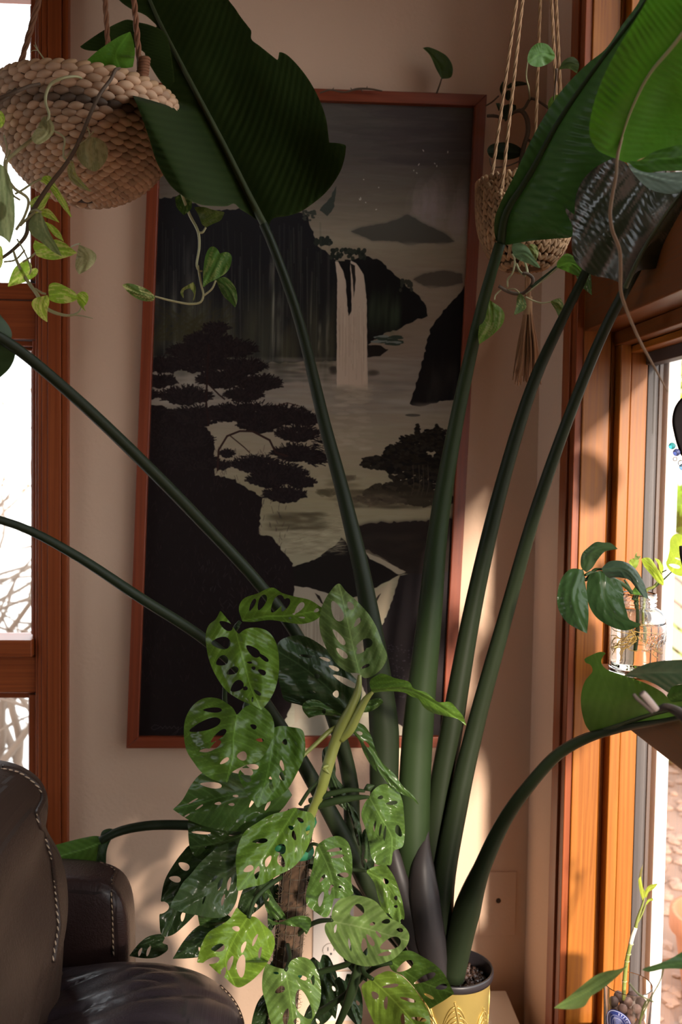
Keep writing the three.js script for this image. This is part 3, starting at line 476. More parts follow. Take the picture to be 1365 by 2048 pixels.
  part(bp, 'dry_strand', stemPx([[1246, 270, 1.125, 3], [1236, 312, 1.13, 3.4], [1233, 350, 1.13, 3.4], [1224, 400, 1.13, 3.6], [1221, 430, 1.13, 3.8], [1226, 462, 1.13, 4], [1240, 500, 1.13, 4], [1242, 545, 1.13, 3.8], [1243, 585, 1.13, 3.6], [1255, 622, 1.13, 3.4], [1280, 680, 1.13, 3], [1310, 735, 1.13, 2.4], [1336, 783, 1.13, 1.4]], 6), std({ color: rgb(0.3, 0.2, 0.12), roughness: 0.7 }), 'thin pinkish dry strand');
  // right: low leaf, its brownish sheen painted in as noise patches
  leaf(bp, { m: [[1252, 574], [1285, 505], [1325, 440], [1375, 370], [1430, 290]], d: [1.385, 1.2], roll: -0.03, fold: 0.05, style: 'fine', n: 26, sweep: 0.2, col: [0.02, 0.028, 0.012], alt: [0.12, 0.09, 0.07], altAt: 0.1, vein: [0.04, 0.042, 0.022], W: 150, rip: 0.0006, wave: 0.02, seed: 12, cell: 4, ribW: 6, ribOut: 0.003, o: [[1252, 578], [1240, 566], [1215, 556], [1190, 552], [1168, 540], [1150, 520], [1144, 490], [1146, 455], [1133, 425], [1129, 412], [1140, 422], [1150, 430], [1152, 395], [1165, 362], [1190, 336], [1215, 322], [1236, 312], [1262, 336], [1300, 372], [1340, 384], [1380, 372], [1430, 330], [1460, 400], [1420, 470], [1365, 507], [1330, 528], [1308, 538], [1285, 540], [1272, 546], [1262, 562]] }, leafMat({ transmission: 0.08, clearcoat: 0.9, clearcoatRoughness: 0.22 }), 'low glossy leaf with a brownish sheen painted on its underside');
  leaf(bp, { m: [[1262, 340], [1350, 362], [1450, 362]], d: [1.3, 1.22], style: 'fine', n: 8, col: [0.13, 0.17, 0.13], W: 30, seed: 13, cell: 3, wave: 0.006, o: [[1252, 322], [1275, 336], [1300, 344], [1365, 343], [1450, 334], [1450, 400], [1365, 386], [1340, 388], [1300, 378], [1270, 350]] }, M.bigLeaf, 'upper edge of the low leaf, painted pale grey for its sheen');  // grey-green colour stands in for the sheen along this edge
  // right: rolled leaf in front of the jar
  leaf(bp, { m: [[1186, 1468], [1235, 1452], [1300, 1430], [1380, 1412], [1430, 1400]], d: [1.425, 1.1], roll: 0.03, style: 'fine', n: 12, sweep: 0.3, col: [0.07, 0.14, 0.013], vein: [0.11, 0.19, 0.03], W: 130, rip: 0.0006, wave: 0.012, seed: 14, cell: 3, ribW: 7, ribOut: -0.001, rimPale: 0, curl: 0.02, o: [[1184, 1467], [1172, 1450], [1164, 1420], [1163, 1390], [1171, 1362], [1186, 1342], [1182, 1330], [1172, 1325], [1169, 1318], [1180, 1312], [1200, 1304], [1214, 1305], [1206, 1314], [1204, 1326], [1213, 1338], [1240, 1348], [1270, 1358], [1300, 1370], [1325, 1384], [1345, 1400], [1430, 1380], [1440, 1410], [1345, 1436], [1290, 1446], [1240, 1456]] }, M.bigLeaf, 'rolled bright leaf in front of the jar');
  leaf(bp, { m: [[1250, 1350], [1320, 1345], [1420, 1350]], d: [1.4, 1.15], roll: 0.04, style: 'fine', n: 8, sweep: 0.4, col: [0.035, 0.062, 0.03], vein: [0.07, 0.1, 0.055], W: 50, rip: 0.002, seed: 15, cell: 3, o: [[1248, 1352], [1270, 1338], [1300, 1326], [1335, 1321], [1420, 1318], [1430, 1378], [1365, 1368], [1350, 1372], [1338, 1386], [1310, 1368], [1275, 1356]] }, M.bigLeaf, 'greyer far half of the rolled leaf');
  leaf(bp, { m: [[1340, 1400], [1370, 1385], [1430, 1370]], d: [1.2, 1.1], style: 'fine', n: 6, col: [0.045, 0.11, 0.01], W: 30, seed: 16, cell: 3, o: [[1334, 1392], [1345, 1374], [1365, 1368], [1430, 1362], [1430, 1400], [1365, 1402], [1345, 1404]] }, M.bigLeaf);
  // left edge and low left leaves
  leaf(bp, { m: [[30, 698], [0, 680], [-60, 650], [-150, 610], [-238, 590]], d: [1.24, 1.12], style: 'fine', n: 6, col: [0.022, 0.045, 0.012], W: 60, fold: 0.02, seed: 17, cell: 3, o: [[30, 697], [22, 684], [24, 668], [18, 652], [4, 634], [-14, 610], [-60, 585], [-120, 560], [-190, 560], [-240, 590], [-190, 660], [-120, 740], [-60, 780], [-20, 770], [4, 752], [20, 736], [30, 714]] }, M.bigLeaf, 'leaf end at the left edge of the picture');
  leaf(bp, { m: [[-76, 1021], [-160, 1000], [-260, 1010], [-340, 1040]], d: [1.28, 1.14], style: 'fine', n: 18, col: G, vein: GV, fold: 0.02, seed: 21, cell: 4, o: [[-74, 1021], [-96, 985], [-150, 940], [-220, 930], [-290, 970], [-342, 1042], [-270, 1080], [-190, 1090], [-120, 1075], [-88, 1045]] }, M.darkLeaf, 'dark leaf just outside the left edge');
  leaf(bp, { m: [[205, 1684], [165, 1700], [110, 1715]], d: [1.73, 1.7], style: 'fine', n: 6, col: [0.05, 0.11, 0.012], W: 30, fold: 0.02, seed: 18, cell: 2.5, o: [[212, 1680], [195, 1672], [165, 1676], [125, 1686], [110, 1690], [110, 1760], [160, 1740], [200, 1722], [213, 1700]] }, M.bigLeaf, 'small leaf low behind the armchair');
  leaf(bp, { m: [[232, 1666], [205, 1690], [190, 1730]], d: [1.74, 1.72], style: 'fine', n: 6, col: [0.018, 0.035, 0.01], W: 25, seed: 19, cell: 2.5, o: [[235, 1664], [222, 1657], [205, 1662], [200, 1676], [196, 1700], [190, 1735], [212, 1735], [214, 1700], [222, 1680]] }, M.bigLeaf);
}
// ---------- window-leaf vine on its moss pole ----------
{
  const poleB = P(572, 1955, 1.5), poleT = P(600, 1625, 1.5);
  const mv = thing('swiss_cheese_vine', 'bushy bright green climbing plant with many holed leaves on a moss pole', 'plant', V(poleB.x, poleB.y - 0.2, poleB.z + 0.03));
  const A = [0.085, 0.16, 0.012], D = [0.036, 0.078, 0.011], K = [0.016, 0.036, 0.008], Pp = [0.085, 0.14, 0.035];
  const dv = { n: 8, sweep: 0.32, rip: 0.0021, wave: 0.012, cell: 2.2 };
  let q = 20;
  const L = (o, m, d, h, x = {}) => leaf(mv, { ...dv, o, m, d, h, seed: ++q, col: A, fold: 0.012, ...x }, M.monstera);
  // --- behind ---
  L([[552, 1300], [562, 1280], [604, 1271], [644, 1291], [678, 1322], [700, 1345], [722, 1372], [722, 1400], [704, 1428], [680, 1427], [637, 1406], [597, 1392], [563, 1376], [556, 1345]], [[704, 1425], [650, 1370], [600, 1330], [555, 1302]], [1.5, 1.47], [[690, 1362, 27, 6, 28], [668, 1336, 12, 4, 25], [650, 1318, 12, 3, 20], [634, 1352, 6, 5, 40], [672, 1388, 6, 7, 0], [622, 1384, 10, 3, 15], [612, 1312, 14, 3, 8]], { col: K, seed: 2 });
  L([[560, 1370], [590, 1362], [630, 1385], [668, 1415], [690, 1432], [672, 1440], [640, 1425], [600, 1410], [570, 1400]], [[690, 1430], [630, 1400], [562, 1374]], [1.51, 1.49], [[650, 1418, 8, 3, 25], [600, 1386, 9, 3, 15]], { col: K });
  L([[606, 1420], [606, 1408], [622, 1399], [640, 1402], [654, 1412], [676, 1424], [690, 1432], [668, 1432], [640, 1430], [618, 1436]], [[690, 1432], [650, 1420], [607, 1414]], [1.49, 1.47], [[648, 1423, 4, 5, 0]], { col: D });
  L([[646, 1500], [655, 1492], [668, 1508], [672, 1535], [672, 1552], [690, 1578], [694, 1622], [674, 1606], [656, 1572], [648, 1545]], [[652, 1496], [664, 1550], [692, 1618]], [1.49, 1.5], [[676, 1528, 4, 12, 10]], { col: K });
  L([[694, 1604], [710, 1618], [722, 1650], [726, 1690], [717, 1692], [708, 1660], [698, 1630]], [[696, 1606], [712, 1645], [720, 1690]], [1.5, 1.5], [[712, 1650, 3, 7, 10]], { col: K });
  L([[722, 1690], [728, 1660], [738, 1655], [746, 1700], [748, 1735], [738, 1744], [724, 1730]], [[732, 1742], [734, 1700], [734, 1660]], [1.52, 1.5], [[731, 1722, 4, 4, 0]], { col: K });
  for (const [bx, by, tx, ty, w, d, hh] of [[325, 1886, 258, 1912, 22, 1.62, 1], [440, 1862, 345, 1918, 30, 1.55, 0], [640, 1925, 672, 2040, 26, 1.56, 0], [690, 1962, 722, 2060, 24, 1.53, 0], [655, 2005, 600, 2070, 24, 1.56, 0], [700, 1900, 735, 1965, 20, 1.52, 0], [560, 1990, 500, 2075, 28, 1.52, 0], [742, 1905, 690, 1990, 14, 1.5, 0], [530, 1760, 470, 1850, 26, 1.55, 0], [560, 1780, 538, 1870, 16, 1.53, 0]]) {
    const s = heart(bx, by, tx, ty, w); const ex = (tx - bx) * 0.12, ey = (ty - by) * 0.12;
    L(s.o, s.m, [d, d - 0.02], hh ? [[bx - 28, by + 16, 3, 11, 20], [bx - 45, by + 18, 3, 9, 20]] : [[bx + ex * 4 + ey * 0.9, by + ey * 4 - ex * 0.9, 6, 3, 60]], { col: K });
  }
  // --- left, from the top down ---
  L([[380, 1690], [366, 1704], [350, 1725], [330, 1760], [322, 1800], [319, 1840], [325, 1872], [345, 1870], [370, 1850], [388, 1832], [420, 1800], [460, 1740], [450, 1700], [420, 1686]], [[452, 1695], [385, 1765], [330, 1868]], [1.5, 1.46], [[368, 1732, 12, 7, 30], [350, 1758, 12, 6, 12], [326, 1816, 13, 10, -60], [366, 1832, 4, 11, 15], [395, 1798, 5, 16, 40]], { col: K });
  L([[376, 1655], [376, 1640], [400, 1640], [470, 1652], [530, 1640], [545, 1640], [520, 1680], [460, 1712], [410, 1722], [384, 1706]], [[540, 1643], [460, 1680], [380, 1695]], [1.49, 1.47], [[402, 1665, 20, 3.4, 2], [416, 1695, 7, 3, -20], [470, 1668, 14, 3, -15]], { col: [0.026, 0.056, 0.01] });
  L([[346, 1619], [365, 1600], [385, 1566], [405, 1546], [440, 1540], [480, 1548], [540, 1558], [572, 1572], [585, 1590], [565, 1618], [530, 1648], [470, 1662], [420, 1655], [380, 1641]], [[575, 1578], [470, 1588], [400, 1606], [346, 1619]], [1.47, 1.42], [[422, 1570, 22, 6, 6], [471, 1592, 6.5, 2.4, 3], [463, 1609, 6.5, 3, 0], [436, 1607, 7, 3, -5], [385, 1603, 14, 1.6, -30], [372, 1632, 10, 1.4, -30], [505, 1604, 14, 3, -60], [535, 1612, 12, 3, -60], [398, 1615, 12, 1.6, -35]], { col: D });
  L([[340, 1815], [346, 1800], [355, 1785], [366, 1765], [382, 1748], [402, 1724], [438, 1694], [470, 1682], [482, 1710], [480, 1745], [477, 1782], [470, 1810], [452, 1832], [430, 1836], [392, 1830], [362, 1824]], [[484, 1732], [420, 1778], [342, 1815]], [1.44, 1.38], [[440, 1768, 4, 13, 20], [458, 1768, 3.5, 14, 12], [428, 1758, 9, 3, -50], [446, 1800, 3, 12, 14], [408, 1800, 2, 10, 20]], { col: [0.03, 0.058, 0.016], vein: [0.07, 0.1, 0.05] });
  L([[395, 1828], [430, 1832], [452, 1828], [466, 1838], [442, 1848], [420, 1856], [400, 1852]], [[465, 1836], [430, 1842], [396, 1840]], [1.46, 1.45], [], { col: D });
  // --- top ---
  L([[485, 1243], [478, 1216], [487, 1198], [515, 1187], [545, 1175], [565, 1186], [590, 1193], [620, 1200], [641, 1213], [650, 1219], [635, 1238], [605, 1248], [570, 1244], [540, 1240], [505, 1244]], [[485, 1242], [530, 1233], [580, 1231], [648, 1219]], [1.47, 1.44], [[505, 1210, 14, 4, -64], [524, 1205, 17, 7, -66], [554, 1208, 20, 9, -58], [571, 1210, 15, 6.5, -62], [599, 1216, 14, 5.5, -50], [633, 1221, 6, 3.5, -30], [604, 1235, 7, 1.6, 5], [580, 1236, 4, 1.5, 0], [588, 1228, 3, 2, 0]], { seed: 5, fold: -0.015 });
  L([[472, 1262], [463, 1248], [450, 1232], [441, 1221], [432, 1238], [418, 1250], [412, 1268], [414, 1300], [422, 1330], [437, 1360], [455, 1383], [485, 1402], [510, 1412], [523, 1420], [536, 1405], [550, 1380], [558, 1345], [557, 1305], [550, 1280], [535, 1262], [510, 1255], [490, 1259], [478, 1268]], [[472, 1264], [491, 1335], [502, 1374], [522, 1419]], [1.42, 1.37], [[452, 1251, 15, 7.5, 32], [442, 1286, 19, 12, 0], [444, 1322, 13, 9.5, -30], [465, 1342, 13, 7, -25], [474, 1373, 15, 9.5, -38], [506, 1302, 17, 8, 40], [527, 1315, 13, 4, 38], [499, 1325, 6, 2.2, 5], [507, 1336, 4.5, 3.5, 20], [524, 1344, 9, 5, 30], [491, 1377, 5, 4, -30], [515, 1385, 9, 3.6, 38], [505, 1399, 2, 6, 5]], { seed: 6 });
  L([[474, 1430], [466, 1416], [455, 1407], [437, 1397], [410, 1396], [388, 1409], [372, 1435], [368, 1465], [373, 1500], [388, 1525], [405, 1546], [428, 1560], [455, 1565], [463, 1546], [490, 1531], [520, 1520], [540, 1490], [549, 1460], [545, 1435], [530, 1416], [510, 1408], [490, 1414], [480, 1424]], [[474, 1431], [468, 1470], [466, 1510], [454, 1562]], [1.4, 1.33], [[425, 1420, 19, 5, 0], [410, 1451, 33, 10, -20], [437, 1472, 20, 6, -40], [449, 1522, 11, 4, -35], [410, 1501, 11, 3.6, -6], [507, 1453, 7, 4.5, 30], [520, 1480, 8, 3.5, 5], [430, 1492, 16, 5, -42], [484, 1512, 10, 9, 0]], { seed: 7, col: [0.07, 0.135, 0.012], fold: 0.02 });
  L([[560, 1452], [582, 1454], [605, 1460], [611, 1485], [609, 1512], [595, 1545], [570, 1585], [536, 1605], [524, 1610], [515, 1615], [508, 1604], [500, 1598], [487, 1575], [477, 1548], [484, 1536], [500, 1526], [520, 1510], [535, 1480], [545, 1458]], [[548, 1468], [536, 1545], [516, 1613]], [1.44, 1.36], [[506, 1533, 12, 5, 10], [494, 1543, 13, 7, 18], [492, 1556, 12, 6, 30], [564, 1531, 4, 11, -14], [564, 1553, 5, 9, -18], [543, 1573, 4, 12, -14], [541, 1559, 3, 6, -10], [570, 1484, 5, 6, -10]], { seed: 8, col: [0.055, 0.115, 0.01] });
  // --- middle ---
  L([[590, 1616], [572, 1622], [541, 1630], [514, 1646], [493, 1660], [479, 1684], [472, 1716], [474, 1754], [476, 1781], [498, 1775], [527, 1768], [554, 1752], [586, 1735], [605, 1714], [621, 1682], [630, 1640], [622, 1626], [602, 1621]], [[592, 1618], [560, 1668], [520, 1725], [477, 1780]], [1.44, 1.36], [[520, 1682, 16, 4.6, -6], [497, 1738, 11, 6, -26], [514, 1745, 5, 13, 12], [561, 1698, 11, 10, 0], [562, 1722, 7, 13, -20], [588, 1671, 4, 10, -14], [616, 1660, 4, 10, 12], [582, 1655, 6, 4, 30], [536, 1722, 5, 12, 24], [601, 1640, 8, 4, 40]], { seed: 9, col: [0.066, 0.13, 0.011] });
  L([[474, 1814], [460, 1837], [444, 1849], [418, 1864], [404, 1888], [394, 1925], [415, 1928], [434, 1944], [452, 1957], [476, 1975], [500, 1964], [525, 1940], [540, 1917], [550, 1890], [546, 1868], [527, 1848], [511, 1834], [496, 1832], [486, 1826]], [[496, 1834], [465, 1885], [452, 1925], [470, 1972]], [1.42, 1.35], [[472, 1857, 8, 5, 15], [436, 1896, 14, 7.5, -12], [423, 1922, 17, 6, -16], [482, 1932, 9, 22, 4], [460, 1926, 5, 15, 18], [447, 1944, 5, 10, 12], [487, 1894, 4, 12, 20], [510, 1880, 3, 14, 24], [520, 1905, 3, 12, 10]], { seed: 10, col: [0.11, 0.19, 0.014] });
  L([[533, 1835], [558, 1845], [585, 1834], [612, 1832], [622, 1838], [622, 1852], [613, 1870], [603, 1856], [580, 1852], [560, 1848], [545, 1850]], [[535, 1838], [580, 1846], [612, 1868]], [1.44, 1.41], [], { col: D });
  L([[524, 1780], [538, 1776], [550, 1800], [566, 1822], [574, 1838], [556, 1840], [536, 1826], [528, 1802]], [[530, 1778], [545, 1810], [570, 1838]], [1.46, 1.45], [[534, 1794, 4, 9, -15]], { col: D });
  L([[572, 1937], [552, 1934], [533, 1926], [526, 1949], [525, 1979], [533, 2010], [543, 2048], [565, 2085], [590, 2098], [612, 2075], [622, 2048], [640, 2008], [642, 1970], [635, 1941], [621, 1920], [602, 1914], [583, 1921]], [[570, 1940], [580, 1990], [588, 2050], [590, 2095]], [1.4, 1.34], [[606, 2010, 14, 30, -22], [560, 1980, 11, 6, -30], [552, 1946, 6, 2.4, 8], [605, 1955, 10, 4, 22], [572, 2034, 6, 17, 8], [594, 2043, 7, 7, 0], [626, 1960, 4, 10, 0]], { seed: 11, col: [0.075, 0.13, 0.025] });
  // --- right ---
  L([[719, 1347], [698, 1345], [679, 1333], [663, 1314], [650, 1290], [641, 1264], [639, 1240], [644, 1214], [658, 1187], [678, 1167], [692, 1182], [713, 1201], [737, 1227], [753, 1253], [766, 1288], [775, 1312], [770, 1328], [758, 1343], [742, 1354], [728, 1356]], [[720, 1347], [708, 1300], [695, 1240], [685, 1195], [678, 1169]], [1.46, 1.42], [[674, 1222, 22, 10, 66], [678, 1274, 20, 5.5, 52], [684, 1306, 15, 5.5, 42], [715, 1245, 11, 4.4, -55], [729, 1288, 17, 9, -18], [722, 1299, 12, 7, -45], [701, 1211, 9, 6, 60], [731, 1333, 10, 3, -25]], { seed: 12, col: Pp });
  L([[744, 1386], [740, 1362], [752, 1352], [764, 1347], [790, 1356], [819, 1364], [828, 1377], [853, 1385], [877, 1404], [901, 1404], [914, 1417], [927, 1433], [934, 1453], [916, 1438], [890, 1432], [864, 1425], [848, 1414], [837, 1398], [824, 1393], [808, 1385], [769, 1383]], [[744, 1385], [810, 1380], [870, 1408], [934, 1452]], [1.44, 1.38], [], { seed: 13, col: [0.07, 0.14, 0.013], W: 30, roll: 0.01 });
  L([[720, 1425], [738, 1402], [760, 1396], [768, 1404], [754, 1416], [738, 1424]], [[720, 1425], [766, 1402]], [1.47, 1.46], [], { col: D });
  L([[703, 1462], [713, 1443], [729, 1451], [742, 1470], [752, 1500], [765, 1525], [790, 1549], [806, 1572], [826, 1590], [841, 1613], [822, 1596], [800, 1586], [776, 1566], [758, 1542], [750, 1520], [755, 1545], [742, 1530], [728, 1505], [718, 1480]], [[704, 1460], [740, 1495], [775, 1545], [840, 1612]], [1.46, 1.42], [[719, 1466, 7, 3.5, 20], [733, 1488, 9, 3, 50]], { seed: 14, col: [0.035, 0.075, 0.012], W: 24 });
  L([[738, 1594], [728, 1610], [723, 1630], [731, 1656], [738, 1684], [745, 1718], [756, 1730], [770, 1729], [782, 1730], [788, 1702], [805, 1694], [810, 1670], [809, 1635], [805, 1600], [794, 1578], [777, 1568], [759, 1571], [745, 1583]], [[739, 1594], [765, 1640], [784, 1675], [781, 1728]], [1.44, 1.38], [[761, 1595, 6, 3.6, -16], [784, 1606, 12, 4, -8], [770, 1666, 2.6, 16, 6], [761, 1660, 2.4, 14, 8], [750, 1652, 2, 12, 10], [797, 1662, 6, 12, -20]], { seed: 15, col: [0.06, 0.115, 0.02] });
  L([[634, 1691], [640, 1686], [654, 1677], [678, 1672], [696, 1684], [704, 1709], [705, 1740], [703, 1761], [708, 1788], [688, 1796], [668, 1797], [664, 1815], [657, 1832], [650, 1835], [633, 1825], [615, 1810], [612, 1792], [619, 1761], [626, 1733]], [[636, 1690], [661, 1747], [668, 1800], [655, 1833]], [1.45, 1.4], [[669, 1700, 16, 3.6, -9], [675, 1713, 14, 3.4, -8], [686, 1750, 12, 5, 0], [642, 1798, 5, 15, 14], [645, 1757, 10, 3, -54], [664, 1772, 4, 3, 0], [660, 1782, 3, 8, 10], [680, 1774, 4, 2, 0]], { seed: 16, col: [0.05, 0.1, 0.016] });
  L([[731, 1742], [745, 1735], [772, 1728], [788, 1752], [799, 1780], [807, 1812], [809, 1838], [798, 1850], [786, 1838], [777, 1826], [768, 1829], [758, 1800], [748, 1764]], [[733, 1742], [770, 1765], [795, 1805], [804, 1846]], [1.46, 1.41], [[772, 1762, 7, 4.6, 50], [792, 1796, 3.6, 5, 0], [792, 1813, 4, 3, 0], [804, 1842, 3, 4, 0]], { seed: 17, col: [0.065, 0.12, 0.016] });
  L([[661, 1842], [666, 1818], [678, 1800], [700, 1791], [728, 1793], [752, 1803], [766, 1819], [780, 1835], [805, 1849], [819, 1869], [816, 1888], [805, 1902], [787, 1918], [763, 1928], [735, 1933], [710, 1928], [693, 1920], [675, 1905], [661, 1884], [650, 1860], [652, 1847]], [[661, 1842], [720, 1854], [818, 1882]], [1.42, 1.345], [[714, 1822, 15, 12, -30], [745, 1848, 6, 3.4, -20], [741, 1880, 14, 5, 58], [729, 1894, 6, 17, -8], [781, 1888, 22, 11, -22], [772, 1843, 9, 4.6, -10], [800, 1860, 7, 4, 12], [671, 1857, 2.6, 9, 10], [757, 1868, 9, 3, 50], [769, 1908, 14, 4, -10], [700, 1890, 2.4, 14, -12]], { seed: 18, rip: 0.0032, vw: 0.16, col: [0.1, 0.165, 0.04], vein: [0.19, 0.26, 0.1] });
  L([[784, 1940], [778, 1922], [794, 1907], [819, 1901], [847, 1914], [872, 1930], [889, 1948], [900, 1969], [909, 1987], [889, 2001], [872, 2011], [861, 2018], [840, 1990], [826, 1972], [805, 1951]], [[785, 1925], [840, 1962], [908, 1987]], [1.41, 1.34], [[810, 1933, 19, 8, -32], [850, 1957, 24, 6, -26], [883, 1974, 12, 5.5, -12], [858, 1992, 12, 3, 30]], { seed: 19, col: [0.065, 0.125, 0.015] });
  L([[745, 1957], [724, 1972], [731, 2004], [742, 2032], [758, 2062], [790, 2090], [840, 2095], [862, 2075], [862, 2048], [858, 2025], [840, 1993], [823, 1969], [802, 1951], [777, 1942], [759, 1948]], [[746, 1960], [791, 2004], [830, 2050], [850, 2090]], [1.38, 1.31], [[781, 1972, 17, 3.6, -8], [772, 2006, 4, 13, 4], [816, 1999, 17, 3.4, 16], [838, 2038, 16, 4, 10], [750, 1990, 9, 6, 50], [806, 2040, 4, 13, -4]], { seed: 20, col: [0.12, 0.19, 0.018] });
  // --- stems ---
  const st = (l, m, ov) => part(mv, 'stem', stemPx(l, 9, ov), m);
  st([[720, 1350, 1.455, 4], [716, 1383, 1.455, 8], [703, 1415, 1.455, 10], [688, 1445, 1.46, 12], [669, 1491, 1.465, 12], [653, 1544, 1.465, 12], [642, 1583, 1.47, 11], [624, 1625, 1.48, 10], [600, 1700, 1.5, 9]], M.stemYellow);
  st([[746, 1384, 1.44, 3.4], [733, 1398, 1.445, 7], [718, 1425, 1.45, 9], [700, 1460, 1.455, 10], [682, 1480, 1.46, 7]], M.stemYellow);
  st([[476, 1252, 1.465, 4.6], [470, 1262, 1.47, 4.2], [455, 1330, 1.5, 4.6], [450, 1400, 1.51, 5.2], [455, 1430, 1.52, 5]], M.stemGreen);
  st([[481, 1243, 1.47, 4], [473, 1252, 1.47, 4.6], [468, 1262, 1.472, 4]], M.stemGreen);
  st([[490, 1424, 1.42, 6], [493, 1410, 1.44, 7], [500, 1400, 1.46, 6], [530, 1480, 1.49, 5], [570, 1560, 1.5, 5]], M.stemGreen);
  st([[738, 1594, 1.44, 3], [715, 1595, 1.45, 6], [680, 1600, 1.46, 8], [640, 1610, 1.475, 8], [612, 1618, 1.49, 7]], M.stemGreen);
  st([[730, 1582, 1.445, 3], [700, 1580, 1.455, 5], [660, 1588, 1.465, 6], [620, 1602, 1.48, 6]], M.stemGreen);
  part(mv, 'new_leaf', sweep([P(728, 1580, 1.445), P(738, 1575, 1.442), P(749, 1571, 1.44)], [0.001, 0.0062, 0.001], 8, 12), M.stemGreen, 'small rolled new leaf');
  st([[606, 1512, 1.45, 4], [630, 1490, 1.46, 4.5], [660, 1462, 1.47, 5], [676, 1452, 1.475, 4]], M.stemYellow);
  st([[600, 1610, 1.47, 4], [620, 1580, 1.47, 4], [640, 1560, 1.47, 4]], M.stemGreen);
  st([[636, 1690, 1.45, 3], [626, 1688, 1.46, 3.6], [616, 1700, 1.48, 4], [600, 1720, 1.5, 4]], M.stemGreen);
  st([[665, 1840, 1.42, 4], [640, 1842, 1.44, 5], [620, 1850, 1.46, 5], [595, 1870, 1.49, 5]], M.stemDark);
  st([[733, 1742, 1.46, 3], [715, 1740, 1.47, 4], [660, 1735, 1.48, 4.6], [605, 1732, 1.5, 5]], M.stemDark);
  st([[640, 1780, 1.5, 5], [620, 1760, 1.5, 5], [600, 1740, 1.5, 5]], M.stemDark);
  st([[498, 1836, 1.42, 4], [510, 1800, 1.44, 4.6], [540, 1770, 1.47, 5], [570, 1750, 1.5, 5]], M.stemGreen);
  st([[572, 1940, 1.4, 4], [580, 1915, 1.43, 4.6], [575, 1890, 1.46, 5]], M.stemDark);
  st([[746, 1958, 1.38, 4], [728, 1945, 1.4, 5], [722, 1920, 1.43, 6], [690, 1930, 1.46, 6], [620, 1950, 1.5, 6]], M.stemGreen);
  st([[784, 1926, 1.41, 4], [760, 1930, 1.42, 5], [735, 1945, 1.44, 5], [690, 1990, 1.46, 6], [630, 2030, 1.5, 7]], M.stemGreen);
  st([[720, 1925, 1.43, 9], [705, 1980, 1.43, 11], [690, 2020, 1.44, 8], [672, 2060, 1.46, 6]], M.stemGreen);
  part(mv, 'root_nub', sweep([P(648, 1536, 1.455), P(652, 1540, 1.45), P(660, 1548, 1.448)], [0.004, 0.003, 0.0008], 6, 8), M.stemYellow);
  part(mv, 'root_nub', sweep([P(656, 1532, 1.455), P(650, 1533, 1.45), P(647, 1535, 1.446)], [0.003, 0.0026, 0.0008], 6, 8), M.stemYellow);

  // the moss pole: mesh tube filled with brown moss, two green ties
  const mp = thing('moss_pole', 'rough brown moss pole tied with green strips, standing inside the holed vine', 'plant support', V(poleB.x, 0, poleB.z));
  const dir = poleT.clone().sub(poleB).normalize(), foot = poleB.clone().addScaledVector(dir, -0.17), len = poleT.distanceTo(foot), pr = 0.0205;
  const core = new THREE.CylinderGeometry(pr, pr, len, 40, 120, false), cp = core.attributes.position, cc = [];
  for (let i = 0; i < cp.count; i++) { const x = cp.getX(i), y = cp.getY(i), z = cp.getZ(i), a = Math.atan2(z, x), n = perlin.noise(a * 3.2, y * 120, 4) * 0.9 + perlin.noise(a * 9, y * 260, 9) * 0.6, k = Math.hypot(x, z) > pr * 0.5 ? 1 + n * 0.1 : 1; cp.setXYZ(i, x * k, y, z * k); const t = 0.5 + n * 0.6; cc.push(lerp(0.012, 0.085, t), lerp(0.007, 0.045, t), lerp(0.004, 0.022, t)); }
  core.setAttribute('color', new THREE.Float32BufferAttribute(cc, 3)); core.computeVertexNormals();
  const turn = new THREE.Quaternion().setFromUnitVectors(V(0, 1, 0), dir), mid = foot.clone().lerp(poleT, 0.5);
  const place = (g) => { g.applyQuaternion(turn); g.translate(mid.x, mid.y, mid.z); return g; };
  part(mp, 'moss', place(core), std({ vertexColors: true, roughness: 1 }));
  const net = [];
  for (let k = 0; k < 20; k++) { const t = new THREE.TorusGeometry(pr * 1.05, 0.0007, 4, 28); t.rotateX(Math.PI / 2); t.translate(0, -len / 2 + len * (k + 0.5) / 20, 0); net.push(t); }
  for (let k = 0; k < 10; k++) { const a = k / 10 * Math.PI * 2, t = new THREE.CylinderGeometry(0.0007, 0.0007, len, 4); t.translate(Math.cos(a) * pr * 1.05, 0, Math.sin(a) * pr * 1.05); net.push(t); }
  part(mp, 'wire_net', place(merge(net)), std({ color: rgb(0.05, 0.035, 0.02), roughness: 0.6 }));
  const fib = [];
  for (let k = 0; k < 700; k++) { const a = rnd() * 6.283, y = rr(-len / 2, len / 2), c = V(Math.cos(a) * pr, y, Math.sin(a) * pr), o = V(Math.cos(a) * rr(0.003, 0.009), rr(-0.006, 0.006), Math.sin(a) * rr(0.003, 0.009)); fib.push(sweep([c, c.clone().addScaledVector(o, 0.6).add(V(0, rr(-0.002, 0.002), 0)), c.clone().add(o)], [0.0005, 0.0004, 0.0002], 3, 4)); }
  const fm = part(mp, 'moss_fibres', place(merge(fib)), std({ color: rgb(0.09, 0.055, 0.025), roughness: 1 })); fm.userData.kind = 'stuff';
  const tieM = std({ color: rgb(0.012, 0.13, 0.055), roughness: 0.6 });
  for (const [py, dx] of [[1694, 0], [1640, 4], [1912, 2]]) {
    const c = foot.clone().lerp(poleT, (1955 - py) / 330 * 0.66 + 0.34), g = new THREE.TorusGeometry(pr * 1.14, 0.004, 6, 30); g.scale(1, 1, 1.9); g.rotateX(Math.PI / 2); g.applyQuaternion(turn); g.translate(c.x, c.y, c.z); part(mp, 'green_tie', g, tieM, 'green tie strip');
  }
